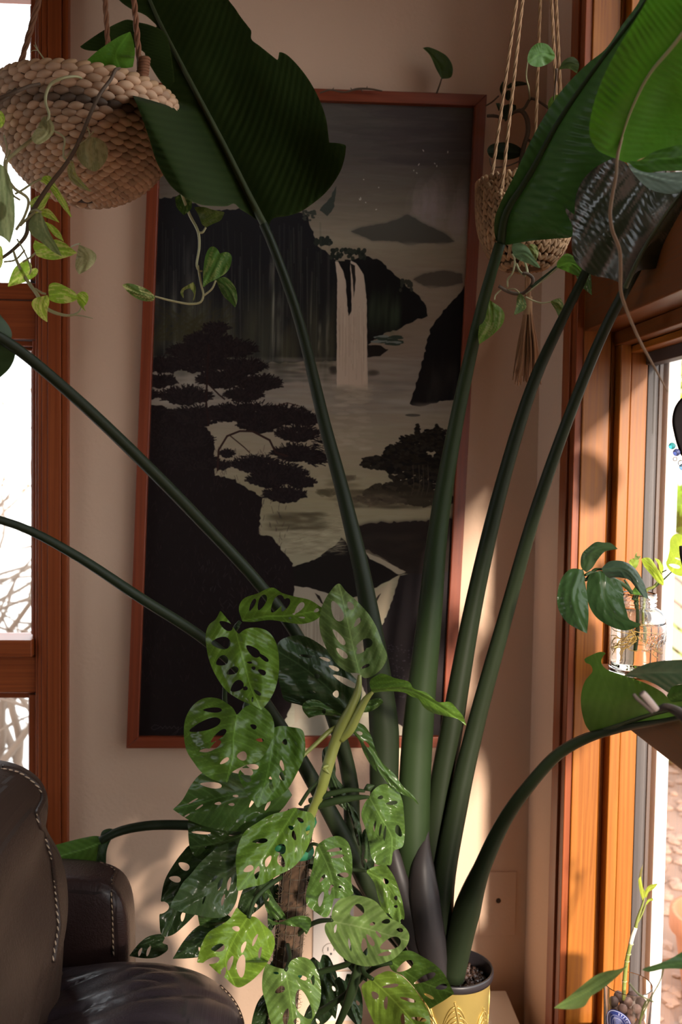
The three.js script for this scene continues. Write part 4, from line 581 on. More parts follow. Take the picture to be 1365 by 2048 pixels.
  part(mp, 'tie_end', sweep([P(545, 1690, 1.445), P(556, 1697, 1.44), P(574, 1698, 1.442)], [0.002, 0.006, 0.004], 6, 8, 0.3), tieM);
  part(mp, 'pole_stake', new THREE.CylinderGeometry(0.012, 0.012, foot.y - 0.08, 12).translate(foot.x, (foot.y - 0.08) / 2 + 0.08, foot.z), M.rubber);
  // its pot stands below the frame
  const pot = thing('nursery_pot', 'plain dark plant pot hidden below the holed vine', 'pot', V(foot.x, 0, foot.z));
  part(pot, 'pot_body', spin([[0, 0], [0.09, 0], [0.1, 0.02], [0.12, 0.2], [0.126, 0.2], [0.126, 0.215], [0.114, 0.215], [0.11, 0.17], [0.0, 0.16]], 40).translate(foot.x, 0, foot.z), M.rubber);
}
let ropeMaker;
// ---------- gilded pot with its black liner ----------
{
  const C = V(potC.x, 0, potC.z), top = potC.y, R = potR;
  const stand = thing('plant_stand', 'round dark wooden stand under the gold pot', 'plant stand', C.clone());
  part(stand, 'stand_top', new THREE.CylinderGeometry(0.085, 0.085, 0.02, 40).translate(C.x, top - 0.235, C.z), M.woodDark);
  for (let k = 0; k < 4; k++) { const a = k * Math.PI / 2 + 0.7; part(stand, 'leg', new THREE.CylinderGeometry(0.012, 0.009, top - 0.245, 10).translate(C.x + Math.cos(a) * 0.065, (top - 0.245) / 2, C.z + Math.sin(a) * 0.065), M.woodDark); }
  const pot = thing('gold_planter', 'gold plant pot embossed with big leaf shapes, dark liner rim on top', 'plant pot', V(C.x, top - 0.2245, C.z));
  const gold = std({ color: rgb(0.46, 0.335, 0.1), metalness: 0.6, roughness: 0.38 }), y0 = top - 0.2245, y1 = top - 0.012;
  part(pot, 'pot_body', spin([[0, y0], [R * 0.72, y0], [R * 0.78, y0 + 0.004], [R * 0.925, y1], [R * 0.93, y1 + 0.003], [R * 0.9, y1 + 0.003], [R * 0.88, y1 - 0.01], [R * 0.7, y0 + 0.012], [0, y0 + 0.01]], 64).translate(C.x, 0, C.z), gold);
  // embossed split leaves: raised ribs on the pot's wall
  const on = (a, y, out = 0.0008) => { const k = (y - y0) / (y1 - y0), r = R * lerp(0.78, 0.925, k) + out; return V(C.x + Math.sin(a) * r, y, C.z + Math.cos(a) * r); };
  for (let i = 0; i < 7; i++) {
    const a0 = -0.1 + i * 0.9, g = [];
    const yb = y1 - 0.012 - (i % 2) * 0.02, yt = yb - 0.15;
    const ctr = (t) => [a0 + 0.5 * t, lerp(yb, yt, t)];
    for (let k = 0; k < 8; k++) for (const sd of [-1, 1]) {
      const t = 0.05 + k * 0.115, [ca, cy] = ctr(t), w = 0.52 * Math.sin(Math.PI * (0.18 + 0.78 * t)) * sd;
      for (const off of [0, 0.008]) { const p = []; for (let j = 0; j <= 5; j++) { const u = 0.1 + 0.9 * j / 5; p.push(on(ca + w * u, cy - off - 0.035 * u * u)); } g.push(sweep(p, [0.0016, 0.0019, 0.0019, 0.0018, 0.0015, 0.0008], 5, 10)); }
    }
    const p = []; for (let j = 0; j <= 8; j++) p.push(on(...ctr(j / 8))); g.push(sweep(p, 0.002, 5, 16));
    part(pot, 'embossed_leaf', merge(g), gold);
  }
  part(pot, 'liner_rim', spin([[R * 0.8, top - 0.06], [R * 0.86, top - 0.02], [R * 0.9, top - 0.008], [R * 0.985, top - 0.009], [R, top - 0.005], [R, top + 0.001], [R * 0.985, top + 0.004], [R * 0.95, top + 0.004], [R * 0.93, top], [R * 0.88, top - 0.012], [R * 0.84, top - 0.04], [R * 0.79, top - 0.06]], 72).translate(C.x, 0, C.z), std({ color: rgb(0.015, 0.012, 0.014), roughness: 0.42 }), 'black plastic liner rim');
  const so = []; const soilM = std({ color: rgb(0.055, 0.028, 0.018), roughness: 0.38 });
  const sg = new THREE.CircleGeometry(R * 0.83, 48, 0, 6.2832); const disc = new THREE.CylinderGeometry(R * 0.84, R * 0.78, 0.03, 48, 1); disc.translate(C.x, top - 0.034, C.z); so.push(disc);
  for (let i = 0; i < 520; i++) { const a = rnd() * 6.283, q = Math.sqrt(rnd()) * R * 0.8, s = rr(0.0016, 0.0052), g = new THREE.IcosahedronGeometry(s, 0); g.scale(rr(0.7, 1.5), rr(0.6, 1), rr(0.7, 1.4)); g.rotateY(rnd() * 6); g.rotateX(rnd()); g.translate(C.x + Math.cos(a) * q, top - 0.021 + rr(0, 0.006) + 0.012 * Math.max(0, 1 - q / R * 1.2), C.z + Math.sin(a) * q); g.deleteAttribute('uv'); so.push(g); }
  so.forEach((g) => g.deleteAttribute('uv'));
  const soil = single('potting_soil', merge(so), soilM, 'damp dark potting soil glinting inside the gold pot', 'soil'); soil.userData.kind = 'stuff';
}

// ---------- brown leather armchair ----------
{
  const leatherC = (r, g, b, coat) => phy({ color: rgb(r, g, b), roughness: 0.5, specularIntensity: 0.35, clearcoat: coat, clearcoatRoughness: 0.24, bumpMap: leatherBump, bumpScale: 0.0012 });
  const leatherBump = tex(512, 512, (u, v) => { const k = 0.5 + 0.3 * tn(u, v, 40, 40, 2) + 0.3 * tn(u, v, 90, 90, 6); return [k, k, k]; });
  leatherBump.repeat.set(5, 5);
  const seatM = leatherC(0.026, 0.017, 0.021, 0.55), backM = leatherC(0.034, 0.019, 0.013, 0.06), armM = leatherC(0.036, 0.018, 0.016, 0.4);
  const thread = std({ color: rgb(0.42, 0.3, 0.2), roughness: 0.8 });
  const ch = thing('leather_armchair', 'dark brown leather armchair with pale stitched seams in the lower left corner', 'armchair', V(-0.42, 0, -1.22));
  const puff = (c, h, p, fn, nseg = 44) => {   // a padded block: centre, half sizes, squareness
    let g = new THREE.BoxGeometry(2, 2, 2, nseg, nseg, nseg); const a = g.attributes.position, uv = new Float32Array(a.count * 2);
    for (let i = 0; i < a.count; i++) {
      const v = V(a.getX(i), a.getY(i), a.getZ(i)), L = Math.pow(Math.abs(v.x) ** p + Math.abs(v.y) ** p + Math.abs(v.z) ** p, 1 / p); v.divideScalar(L);
      uv[2 * i] = (Math.abs(v.x) > 0.92 ? v.z * h[2] : v.x * h[0]); uv[2 * i + 1] = Math.abs(v.y) > 0.92 ? v.z * h[2] : v.y * h[1];
      const w = V(c[0] + v.x * h[0], c[1] + v.y * h[1], c[2] + v.z * h[2]); if (fn) fn(w, v); a.setXYZ(i, w.x, w.y, w.z);
    }
    g.setAttribute('uv', new THREE.BufferAttribute(uv, 2)); g.deleteAttribute('normal'); const u = g.attributes.uv; g = mergeVertices(g, 1e-6); g.computeVertexNormals(); return g;
  };
  const fold = (x, y, f, s) => { const n = perlin.noise(x * f, y * f * 0.35, s); return Math.pow(1 - Math.abs(n), 6); };
  // seat cushion
  const seatMesh = part(ch, 'seat_cushion', puff([-0.29, 0.428, -1.22], [0.255, 0.1, 0.365], 3.4, (w, v) => {
    if (v.y > 0) { w.y += 0.012 * perlin.noise(w.x * 6, w.z * 6, 2) * v.y; w.y -= 0.02 * fold(w.z + w.x * 0.35, w.x, 15, 5) * sstep(v.y, 0.2, 0.9) * (0.35 + 0.65 * sstep(-w.x, 0.1, 0.5)); w.y += 0.055 * (1 - v.z * v.z) * Math.exp(-(((v.x - 0.4) / 0.62) ** 2)) - 0.026; }
  }, 70), seatM);
  // backrest with a pinched head roll
  const backMesh = part(ch, 'backrest', puff([-0.45, 0.605, -1.2], [0.148, 0.248, 0.352], 4.6, (w, v) => {
    w.x += 0.014 * perlin.noise(w.y * 7, w.z * 5, 7) * Math.max(0, v.x); w.x -= 0.016 * fold(w.y + w.z * 0.7, w.z, 10, 8) * sstep(v.x, 0.3, 0.9) * sstep(0.66 - w.y, 0, 0.15);
    w.x -= 0.045 * sstep(w.y, 0.6, 0.88); w.x += (0.012 * Math.exp(-(((w.y - 0.79) / 0.045) ** 2)) - 0.009 * Math.exp(-(((w.y - 0.722) / 0.03) ** 2))) * Math.max(0, v.x);
    w.z -= (0.01 * Math.exp(-(((w.y - 0.79) / 0.045) ** 2)) - 0.006 * Math.exp(-(((w.y - 0.722) / 0.03) ** 2))) * Math.max(0, -v.z);
  }, 60), backM);
  // far arm beside the wall, near arm and base out of sight
  const armMesh = part(ch, 'armrest', puff([-0.5, 0.308, -1.662], [0.254, 0.284, 0.054], 8, (w, v) => { w.y += 0.004 * perlin.noise(w.x * 9, w.z * 9, 3); }, 40), armM);
  part(ch, 'armrest', puff([-0.5, 0.33, -0.745], [0.255, 0.283, 0.085], 6, null, 24), armM);
  part(ch, 'base', box(-0.72, -0.22, 0.05, 0.34, -1.6, -0.83, 0.02), armM);
  for (const [x, z] of [[-0.68, -1.56], [-0.26, -1.56], [-0.68, -0.88], [-0.26, -0.88]]) part(ch, 'foot', new THREE.CylinderGeometry(0.025, 0.02, 0.06, 14).translate(x, 0.03, z), M.rubber);
  // seams: a raised welt with pale stitches along it
  scene.updateMatrixWorld(true);
  const ray = new THREE.Raycaster();
  const seam = (mesh, pts, r, gap) => {   // laid on the leather where the photograph shows it
    const v = pts.map(([x, y]) => { for (let k = 0; k < 30; k++) { ray.set(camera.position, P(x - k * 2, y, 1).sub(camera.position).normalize()); const h = ray.intersectObject(mesh)[0]; if (h) return h.point; } }).filter(Boolean);
    if (v.length < 2) return;
    part(ch, 'seam_welt', sweep(v, r, 8, 80), backM);
    const c = new THREE.CatmullRomCurve3(v, false, 'centripetal'), n = Math.floor(c.getLength() / gap), g = [];
    for (let i = 0; i < n; i++) { const a = c.getPointAt((i + 0.15) / n), b = c.getPointAt((i + 0.8) / n), o = V(0, EYE, 0).sub(a).normalize().multiplyScalar(r * 0.9); g.push(sweep([a.clone().add(o).addScaledVector(V(1, 0, 0), -r * 0.25), a.clone().lerp(b, 0.5).addScaledVector(o, 1.15), b.clone().add(o).addScaledVector(V(1, 0, 0), r * 0.25)], [0.0006, 0.0013, 0.0006], 5, 5)); }
    const s = part(ch, 'stitching', merge(g), thread, 'pale contrast stitching'); s.userData.kind = 'stuff';
  };
  seam(backMesh, [[2, 1536], [38, 1545], [67, 1565], [80, 1580], [85, 1598], [79, 1616], [73, 1632], [77, 1648], [90, 1674], [102, 1716], [108, 1762], [113, 1815], [116, 1853], [110, 1891], [105, 1925]], 0.005, 0.0095);
  seam(armMesh, [[238, 1724], [230, 1740], [224, 1760], [223, 1790], [225, 1830], [226, 1880], [227, 1912]], 0.0022, 0.0095);
  seam(seatMesh, [[455, 1972], [470, 1994], [480, 2016], [485, 2040], [486, 2070]], 0.0022, 0.0095);
}

// ---------- small things on the wall and floor ----------
{
  const z = ZB, o = thing('power_outlet', 'white double power outlet low on the wall behind the leaves', 'outlet', V(P(665, 1890, 2).x, P(665, 1930, 2).y, z));
  const a = P(627, 1780, 2), b = P(706, 1938, 2), pm = std({ color: rgb(0.62, 0.55, 0.5), roughness: 0.4 });
  part(o, 'cover_plate', box(a.x, b.x, b.y, a.y, z, z + 0.006, 0.003), pm);
  for (const py of [1896, 1822]) {
    const c = P(662, py, 2); const g = new THREE.CylinderGeometry(0.0165, 0.017, 0.005, 32); g.rotateX(Math.PI / 2); g.scale(1, 0.86, 1); g.translate(c.x, c.y, z + 0.008); part(o, 'socket', g, pm);
    for (const dx of [-0.0063, 0.0063]) part(o, 'slot', box(c.x + dx - 0.001, c.x + dx + 0.001, c.y - 0.001, c.y + 0.007, z + 0.0098, z + 0.0109, 0.0003), M.rubber);
    const h = new THREE.CylinderGeometry(0.0024, 0.0024, 0.001, 14); h.rotateX(Math.PI / 2); h.translate(c.x, c.y - 0.007, z + 0.0106); part(o, 'slot', h, M.rubber);
  }
  const a2 = P(627, 1942, 2), b2 = P(706, 2040, 2); const lo = thing('blank_plate', 'pale wall plate right below the power outlet', 'wall plate', V(a2.x, b2.y, z)); part(lo, 'cover_plate', box(a2.x, b2.x, b2.y, a2.y, z, z + 0.005, 0.003), pm);
  const c = P(958, 1870, 2), e = P(1034, 1742, 2), w = thing('access_cover', 'painted-over wall plate with one dark screw hole, beside the tall stalks', 'wall plate', V((c.x + e.x) / 2, c.y, z));
  part(w, 'plate', box(c.x, e.x, c.y, e.y, z, z + 0.003, 0.0025), M.wall);
  const k = P(997, 1800, 2), hole = new THREE.CylinderGeometry(0.0052, 0.0052, 0.004, 20); hole.rotateX(Math.PI / 2); hole.translate(k.x, k.y, z + 0.002); part(w, 'screw', hole, std({ color: rgb(0.05, 0.03, 0.02), roughness: 0.4, metalness: 0.5 }));
  const q = P(1014, 1983, 1.97); const bx = thing('white_floor_box', 'low cream white box on the floor in the corner right of the gold pot', 'box', V(q.x - 0.1, 0, -1.8));
  part(bx, 'body', box(q.x - 0.2, q.x - 0.006, 0, q.y - 0.012, -1.97, -1.5, 0.003), M.white); part(bx, 'lid', box(q.x - 0.206, q.x, q.y - 0.0115, q.y, -1.975, -1.495, 0.003), M.white);
}

// ---------- woven hanging basket on the left ----------
{
  const d = 1.62, c = P(176, 199, d), R = 0.136, Hh = 0.158, k = thing('hanging_basket', 'round woven straw basket hanging from ropes in front of the left window', 'basket', V(c.x, c.y - Hh, c.z));
  const tilt = new THREE.Matrix4().makeRotationZ(-0.035), at = (g) => g.applyMatrix4(tilt).translate(c.x, c.y, c.z);
  const prof = (u) => { const y = -Hh * u, r = R * Math.sqrt(Math.max(0, 1 - Math.pow(u, 2.6) * 0.985)); return [r, y]; };
  const pr = []; for (let i = 0; i <= 20; i++) pr.push(prof(i / 20)); const [lr, lyy] = prof(1); pr.push([0.001, lyy]);
  const inner = [...pr.map(([r, y]) => [Math.max(0, r - 0.005), y + 0.003])].reverse();
  part(k, 'basket_shell', at(spin([...inner, ...pr].map(([r, y]) => [Math.max(0, r - 0.003), y]), 64)), std({ color: rgb(0.05, 0.028, 0.018), roughness: 0.9, side: THREE.DoubleSide }));
  // plaited lobes in offset rows
  const lobe = new THREE.SphereGeometry(1, 12, 10); lobe.rotateZ(Math.PI / 2); { const a = lobe.attributes.position; for (let i = 0; i < a.count; i++) { const k = Math.pow(Math.max(0.02, 1 - a.getX(i) ** 2), 0.22); a.setY(i, a.getY(i) * k + 0.12 * a.getX(i)); a.setZ(i, a.getZ(i) * k); } lobe.computeVertexNormals(); }
  const us = [0.02], m = new THREE.Matrix4(), lists = [];
  for (let u = 0.02, acc = 0, q = prof(u); u < 0.998; u += 0.002) { const p = prof(u); acc += Math.hypot(p[0] - q[0], p[1] - q[1]); q = p; if (acc > 0.0108 - 0.0028 * u) { us.push(u); acc = 0; } }
  for (let i = 0; i < us.length; i++) {
    const u = us[i], [r, y] = prof(u), [r2, y2] = prof(Math.min(1, u + 0.006)), slope = Math.atan2(r - r2, y - y2), n = Math.max(7, Math.round(r * 6.2832 / (0.0235 - 0.007 * u)));
    for (let j = 0; j < n; j++) {
      const a = (j + (i % 2) * 0.5 + rr(-0.07, 0.07)) / n * 6.2832, w = r * 6.2832 / n;
      const q = new THREE.Quaternion().setFromEuler(new THREE.Euler(slope, a, rr(-0.16, 0.16), 'YXZ'));
      m.compose(V(Math.sin(a) * r, y, Math.cos(a) * r), q, V(w * 0.6, 0.0074 - 0.0016 * u, 0.0078)); lists.push([m.clone(), u, a]);
    }
  }
  const im = new THREE.InstancedMesh(lobe, std({ roughness: 0.72, color: rgb(1, 1, 1) }), lists.length);
  lists.forEach(([mm, u, a], i) => { const dk = Math.exp(-(((u - 0.27 - 0.02 * Math.sin(a * 2)) / 0.055) ** 2)) * 0.75 * (0.5 + 0.5 * Math.sin(a * 3 + 1) + 0.4), t = clamp(0.75 + rr(-0.22, 0.2) - dk, 0.12, 1); im.setMatrixAt(i, mm); im.setColorAt(i, rgb(0.6 * t, 0.38 * t, 0.235 * t)); });
  im.applyMatrix4(tilt.clone().setPosition(0, Hh, 0)); im.name = 'plaited_weave'; im.userData.kind = 'stuff'; im.castShadow = im.receiveShadow = true; k.add(im);
  const rim = []; for (let j = 0; j < 46; j++) { const a = j / 46 * 6.2832, g = new THREE.SphereGeometry(1, 10, 8); g.scale(0.0125, 0.0056, 0.0066); g.rotateZ(0.35); g.rotateY(a); g.translate(Math.sin(a) * R, 0.003, Math.cos(a) * R); rim.push(g); }
  part(k, 'braided_rim', at(merge(rim)), std({ color: rgb(0.42, 0.26, 0.14), roughness: 0.75 }));
  // ropes up to one ceiling hook
  const ropeM = std({ color: rgb(0.2, 0.085, 0.04), roughness: 0.9 });
  const rope = (par, A, B, r, mat, twist = 70) => { const n = Math.ceil(A.distanceTo(B) / 0.006), dir = B.clone().sub(A).normalize(), s1 = V(1, 0, 0).cross(dir).normalize(), s2 = dir.clone().cross(s1), gs = []; for (let s = 0; s < 3; s++) { const p = []; for (let i = 0; i <= n; i++) { const a = i * 0.62 + s * 2.094; p.push(A.clone().lerp(B, i / n).addScaledVector(s1, Math.cos(a) * r * 0.55).addScaledVector(s2, Math.sin(a) * r * 0.55)); } gs.push(sweep(p, r * 0.62, 5, n * 2)); } return part(par, 'rope', merge(gs), mat); };
  ropeMaker = rope;
  const apex = V(c.x + 0.03, H - 0.055, c.z);
  const F = P(283, 168, 1.54), Bk = P(216, 62, 1.73), Lf = P(32, 160, 1.6);
  const up = P(265, -40, 1.545);
  rope(k, F, up, 0.0042, ropeM); rope(k, up, apex, 0.0042, ropeM);
  rope(k, P(222, 180, 1.74), P(208, -40, 1.72), 0.0042, ropeM); rope(k, P(208, -40, 1.72), apex, 0.0042, ropeM);
  rope(k, Lf, P(84, -20, 1.6), 0.0042, ropeM); rope(k, P(84, -20, 1.6), apex, 0.0042, ropeM);
  const wrap = (x, y, dd, l, lean) => { const g = []; for (let i = 0; i < 9; i++) { const t = new THREE.TorusGeometry(0.0072, 0.0026, 6, 18); t.rotateX(Math.PI / 2); t.rotateZ(lean); const p = P(x + (i / 8 - 0.5) * l * -Math.sin(lean) * 1.0, y + (i / 8 - 0.5) * l, dd); t.translate(p.x, p.y, p.z); g.push(t); } part(k, 'rope_binding', merge(g), ropeM); };
  wrap(286, 142, 1.532, 46, 0.12); wrap(32, 152, 1.598, 34, -0.3);
  part(k, 'ceiling_hook', sweep([V(apex.x, H, apex.z), V(apex.x, H - 0.03, apex.z), V(apex.x + 0.014, H - 0.045, apex.z), V(apex.x, H - 0.062, apex.z), V(apex.x - 0.012, H - 0.05, apex.z)], 0.0028, 8, 30), M.rubber);
  const bed = []; for (let i = 0; i < 200; i++) { const a = rnd() * 6.283, q = Math.sqrt(rnd()) * 0.115, g = new THREE.IcosahedronGeometry(rr(0.003, 0.008), 0); g.translate(c.x + Math.cos(a) * q, c.y - 0.03 + rr(0, 0.006), c.z + Math.sin(a) * q); g.deleteAttribute('uv'); bed.push(g); }
  const dsk = new THREE.CylinderGeometry(0.122, 0.115, 0.03, 40).translate(c.x, c.y - 0.045, c.z); dsk.deleteAttribute('uv'); bed.push(dsk);
  const so = single('basket_soil', merge(bed), std({ color: rgb(0.05, 0.03, 0.02), roughness: 0.9 }), 'dark potting soil inside the woven straw basket', 'soil'); so.userData.kind = 'stuff';
}

// ---------- crocheted hanger on the right ----------
{
  const d = 1.66, c = P(1052, 400, d), R = 0.08, k = thing('crochet_plant_hanger', 'brown crocheted jute plant hanger with cords and tassel by the right window', 'plant hanger', V(c.x, c.y - 0.13, c.z));
  const jute = std({ color: rgb(0.34, 0.2, 0.1), roughness: 0.9 }), bowl = (u) => [R * Math.sqrt(Math.max(0.0004, 1 - Math.pow(u, 3.2))), 0.025 - 0.145 * u];
  const pr = []; for (let i = 0; i <= 24; i++) pr.push(bowl(i / 24)); const inn = pr.map(([r, y]) => [Math.max(0, r - 0.006), y + 0.004]).reverse();
  part(k, 'inner_bowl', spin([...inn, ...pr].map(([r, y]) => [Math.max(0, r - 0.004), y]), 48).translate(c.x, c.y, c.z), std({ color: rgb(0.12, 0.065, 0.03), roughness: 0.95, side: THREE.DoubleSide }));
  const stitch = new THREE.CapsuleGeometry(0.0034, 0.0095, 4, 8), mm = new THREE.Matrix4(), all = [];
  for (let i = 0; i < 14; i++) {
    const u = (i + 0.3) / 14.2, [r, y] = bowl(u), [r2, y2] = bowl(Math.min(0.999, u + 0.03)), slope = Math.atan2(r - r2, y - y2), n = Math.max(7, Math.round(r * 6.2832 / 0.0115));
    for (let j = 0; j < n; j++) for (const s of [-1, 1]) {
      const a = (j + s * 0.22 + rr(-0.08, 0.08)) / n * 6.2832;
      mm.compose(V(Math.sin(a) * (r + 0.001), y + rr(-0.001, 0.001), Math.cos(a) * (r + 0.001)), new THREE.Quaternion().setFromEuler(new THREE.Euler(slope, a, s * 0.5 + rr(-0.2, 0.2), 'YXZ')), V(rr(0.8, 1.15), rr(0.8, 1.1), 1)); all.push(mm.clone());
    }
  }
  const im = new THREE.InstancedMesh(stitch, std({ roughness: 0.9, color: rgb(1, 1, 1) }), all.length); all.forEach((q, i) => { const t = rr(0.65, 1.15); im.setMatrixAt(i, q); im.setColorAt(i, rgb(0.4 * t, 0.235 * t, 0.12 * t)); }); im.position.y = 0.13; im.name = 'crochet_stitches'; im.userData.kind = 'stuff'; im.castShadow = im.receiveShadow = true; k.add(im);
  const rope = ropeMaker, apex = V(c.x + 0.01, H - 0.055, c.z);
  const cord = (x0, y0, d0, x1, y1, d1) => { const A = P(x0, y0, d0), B = P(x1, y1, d1); rope(k, A, B, 0.0026, jute); rope(k, B, apex, 0.0026, jute).name = 'cord'; };
  cord(982, 372, 1.62, 1037, -20, 1.64); cord(1004, 384, 1.585, 1048, -20, 1.62); cord(1114, 212, 1.7, 1103, -20, 1.68); cord(1122, 190, 1.72, 1112, -20, 1.69); cord(1071, 300, 1.74, 1082, -20, 1.7);
  rope(k, P(1128, 400, 1.68), P(1114, 212, 1.7), 0.0026, jute); rope(k, P(1140, 405, 1.7), P(1122, 190, 1.72), 0.0026, jute); rope(k, P(1066, 375, 1.73), P(1071, 300, 1.74), 0.0026, jute);
  for (const [x, y, dd] of [[985, 366, 1.615], [1006, 390, 1.58]]) { const g = []; for (let i = 0; i < 26; i++) { const s = new THREE.CapsuleGeometry(0.0026, 0.006, 3, 6), p = P(x + rr(-8, 8), y + rr(-6, 12), dd + rr(-0.006, 0.006)); s.rotateZ(rr(0, 3)); s.rotateX(rr(0, 3)); s.translate(p.x, p.y, p.z); g.push(s); } part(k, 'knot', merge(g), jute); }
  // tassel below
  const ts = []; const top = P(1056, 545, 1.655);
  for (let i = 0; i < 64; i++) { const fx = rr(-1, 1), fz = rr(-0.016, 0.016), e = P(1056 + fx * 26 + rr(-4, 4), 760 + rr(-22, 12), 1.655); const m1 = P(1057 + fx * 7, 625, 1.655), m2 = P(1057 + fx * 18, 690, 1.655); m1.z += fz * 0.4; m2.z += fz; e.z += fz; ts.push(sweep([top.clone().add(V(fx * 0.003, 0, 0)), m1, m2, e], [0.0014, 0.0014, 0.0013, 0.001], 4, 14)); }
  part(k, 'tassel', merge(ts), std({ color: rgb(0.33, 0.17, 0.085), roughness: 0.95 }));
  part(k, 'tassel_binding', new THREE.CylinderGeometry(0.0065, 0.0075, 0.03, 18).translate(P(1057, 612, 1.655).x, P(1057, 612, 1.655).y, -1.655), jute);
  part(k, 'ceiling_hook', sweep([V(apex.x, H, apex.z), V(apex.x, H - 0.03, apex.z), V(apex.x + 0.014, H - 0.045, apex.z), V(apex.x, H - 0.062, apex.z), V(apex.x - 0.012, H - 0.05, apex.z)], 0.0028, 8, 30), M.rubber);
}
// ---------- trailing vines ----------
const PA = { n: 6, sweep: 0.3, rip: 0.0008, wave: 0.004, vw: 0.05, veinMix: 0.5, cell: 2 };
function vine(name, label, pos) {
  const t = thing(name, label, 'plant', pos); let q = 60 + pos.x * 13;
  return {
    leaf: (o, m, d, x = {}) => leaf(t, { ...PA, o, m, d, seed: ++q, col: [0.16, 0.3, 0.03], alt: [0.42, 0.45, 0.16], altAt: 0.18, fold: 0.008, ...x }, x.mat ?? M.pothos),
    stem: (l, m = M.stemPale, n = 'stem') => part(t, n, stemPx(l, 7), m),
  };
}
{
  const { leaf: L, stem: S } = vine('variegated_pothos', 'trailing vine with pale yellow-green heart leaves spilling out of the straw basket', P(176, 230, 1.62));
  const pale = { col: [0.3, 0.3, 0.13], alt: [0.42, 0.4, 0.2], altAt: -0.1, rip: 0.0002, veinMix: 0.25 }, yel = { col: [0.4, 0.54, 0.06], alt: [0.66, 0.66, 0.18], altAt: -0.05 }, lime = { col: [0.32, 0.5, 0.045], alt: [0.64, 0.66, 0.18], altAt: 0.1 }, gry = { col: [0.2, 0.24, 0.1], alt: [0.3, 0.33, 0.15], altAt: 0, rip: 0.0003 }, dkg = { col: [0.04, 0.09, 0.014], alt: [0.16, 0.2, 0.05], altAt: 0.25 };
  // on the basket
  L([[261, 63], [240, 72], [216, 87], [190, 106], [169, 127], [166, 138], [170, 146], [185, 158], [206, 164], [226, 150], [237, 138], [255, 136], [266, 134], [270, 105], [267, 82]], [[240, 138], [232, 110], [258, 66]], [1.52, 1.46], { col: [0.1, 0.25, 0.02], alt: undefined, W: 50, fold: 0.015 });
  L([[185, 274], [170, 280], [157, 294], [153, 306], [156, 318], [169, 333], [190, 343], [208, 328], [216, 310], [213, 290], [203, 280]], [[186, 274], [182, 300], [188, 342]], [1.45, 1.44], pale);
  L([[90, 232], [102, 240], [108, 252], [107, 266], [93, 281], [75, 289], [64, 280], [64, 272], [74, 256]], [[92, 233], [98, 262], [72, 287]], [1.45, 1.42], pale);
  L([[146, 322], [137, 330], [135, 340], [138, 356], [153, 371], [170, 380], [184, 384], [167, 365], [152, 345], [149, 330]], [[146, 322], [144, 348], [183, 383]], [1.46, 1.44], { ...pale, col: [0.34, 0.36, 0.1] });
  // down in front of the window
  L([[87, 353], [100, 352], [109, 366], [121, 385], [133, 405], [145, 438], [126, 416], [110, 393], [95, 372], [80, 362]], [[84, 356], [110, 378], [144, 436]], [1.46, 1.43], lime);
  L([[60, 404], [73, 393], [101, 386], [95, 402], [84, 421], [72, 420], [62, 414]], [[64, 414], [80, 405], [100, 387]], [1.47, 1.45], lime);
  L([[66, 426], [81, 420], [95, 417], [106, 426], [120, 446], [100, 438], [84, 432]], [[68, 426], [95, 426], [119, 445]], [1.45, 1.43], yel);
  L([[81, 424], [68, 429], [60, 440], [57, 452], [62, 468], [83, 484], [104, 502], [124, 513], [114, 491], [100, 466], [88, 438]], [[82, 426], [90, 460], [123, 512]], [1.43, 1.4], gry);
  L([[90, 443], [105, 450], [119, 463], [128, 483], [112, 474], [98, 458]], [[91, 444], [127, 482]], [1.46, 1.44], lime);
  L([[71, 506], [66, 492], [70, 480], [90, 488], [110, 479], [127, 484], [141, 495], [155, 506], [132, 515], [106, 520], [84, 516], [73, 511]], [[71, 505], [110, 500], [154, 506]], [1.44, 1.41], lime);
  L([[158, 489], [170, 494], [183, 500], [193, 511], [189, 526], [176, 539], [158, 549], [151, 535], [152, 518]], [[158, 490], [175, 512], [160, 546]], [1.36, 1.33], { ...pale });
  L([[40, 526], [48, 521], [56, 521], [64, 532], [62, 538], [72, 536], [77, 541], [73, 550], [57, 561], [35, 569], [15, 574], [20, 556], [29, 536]], [[62, 536], [42, 552], [16, 573]], [1.44, 1.42], lime);
  L([[91, 588], [98, 596], [97, 580], [99, 569], [110, 565], [132, 573], [153, 588], [152, 600], [141, 605], [119, 607], [101, 601], [93, 594]], [[97, 590], [125, 588], [153, 596]], [1.43, 1.41], { ...lime, altAt: 0.16 });
  L([[152, 594], [155, 588], [163, 583], [174, 586], [177, 596], [174, 606], [167, 614], [172, 622], [183, 631], [166, 618], [156, 606]], [[154, 594], [166, 604], [182, 630]], [1.43, 1.42], lime);
  L([[78, 594], [88, 592], [95, 590], [99, 602], [95, 622], [95, 645], [81, 635], [68, 620], [63, 607], [68, 598]], [[88, 594], [82, 615], [95, 643]], [1.42, 1.4], yel);
  L([[-30, 330], [0, 328], [16, 345], [28, 395], [29, 450], [20, 487], [5, 474], [-30, 466]], [[8, 332], [12, 400], [18, 484]], [1.36, 1.33], { ...gry, cell: 2.6 });
  L([[-20, 395], [-5, 400], [10, 410], [14, 425], [4, 440], [-20, 445]], [[12, 425], [-20, 420]], [1.38, 1.35], gry);
  L([[-10, 220], [2, 222], [10, 236], [6, 252], [-10, 262]], [[-8, 225], [2, 240], [4, 256]], [1.5, 1.5], lime); L([[-14, 488], [2, 492], [6, 510], [2, 535], [-14, 545]], [[-8, 492], [-2, 540]], [1.4, 1.38], yel);
  // hanging before the picture
  L([[350, 395], [362, 388], [379, 391], [384, 404], [383, 417], [368, 431], [354, 415]], [[376, 392], [370, 408], [366, 428]], [1.62, 1.6], dkg);
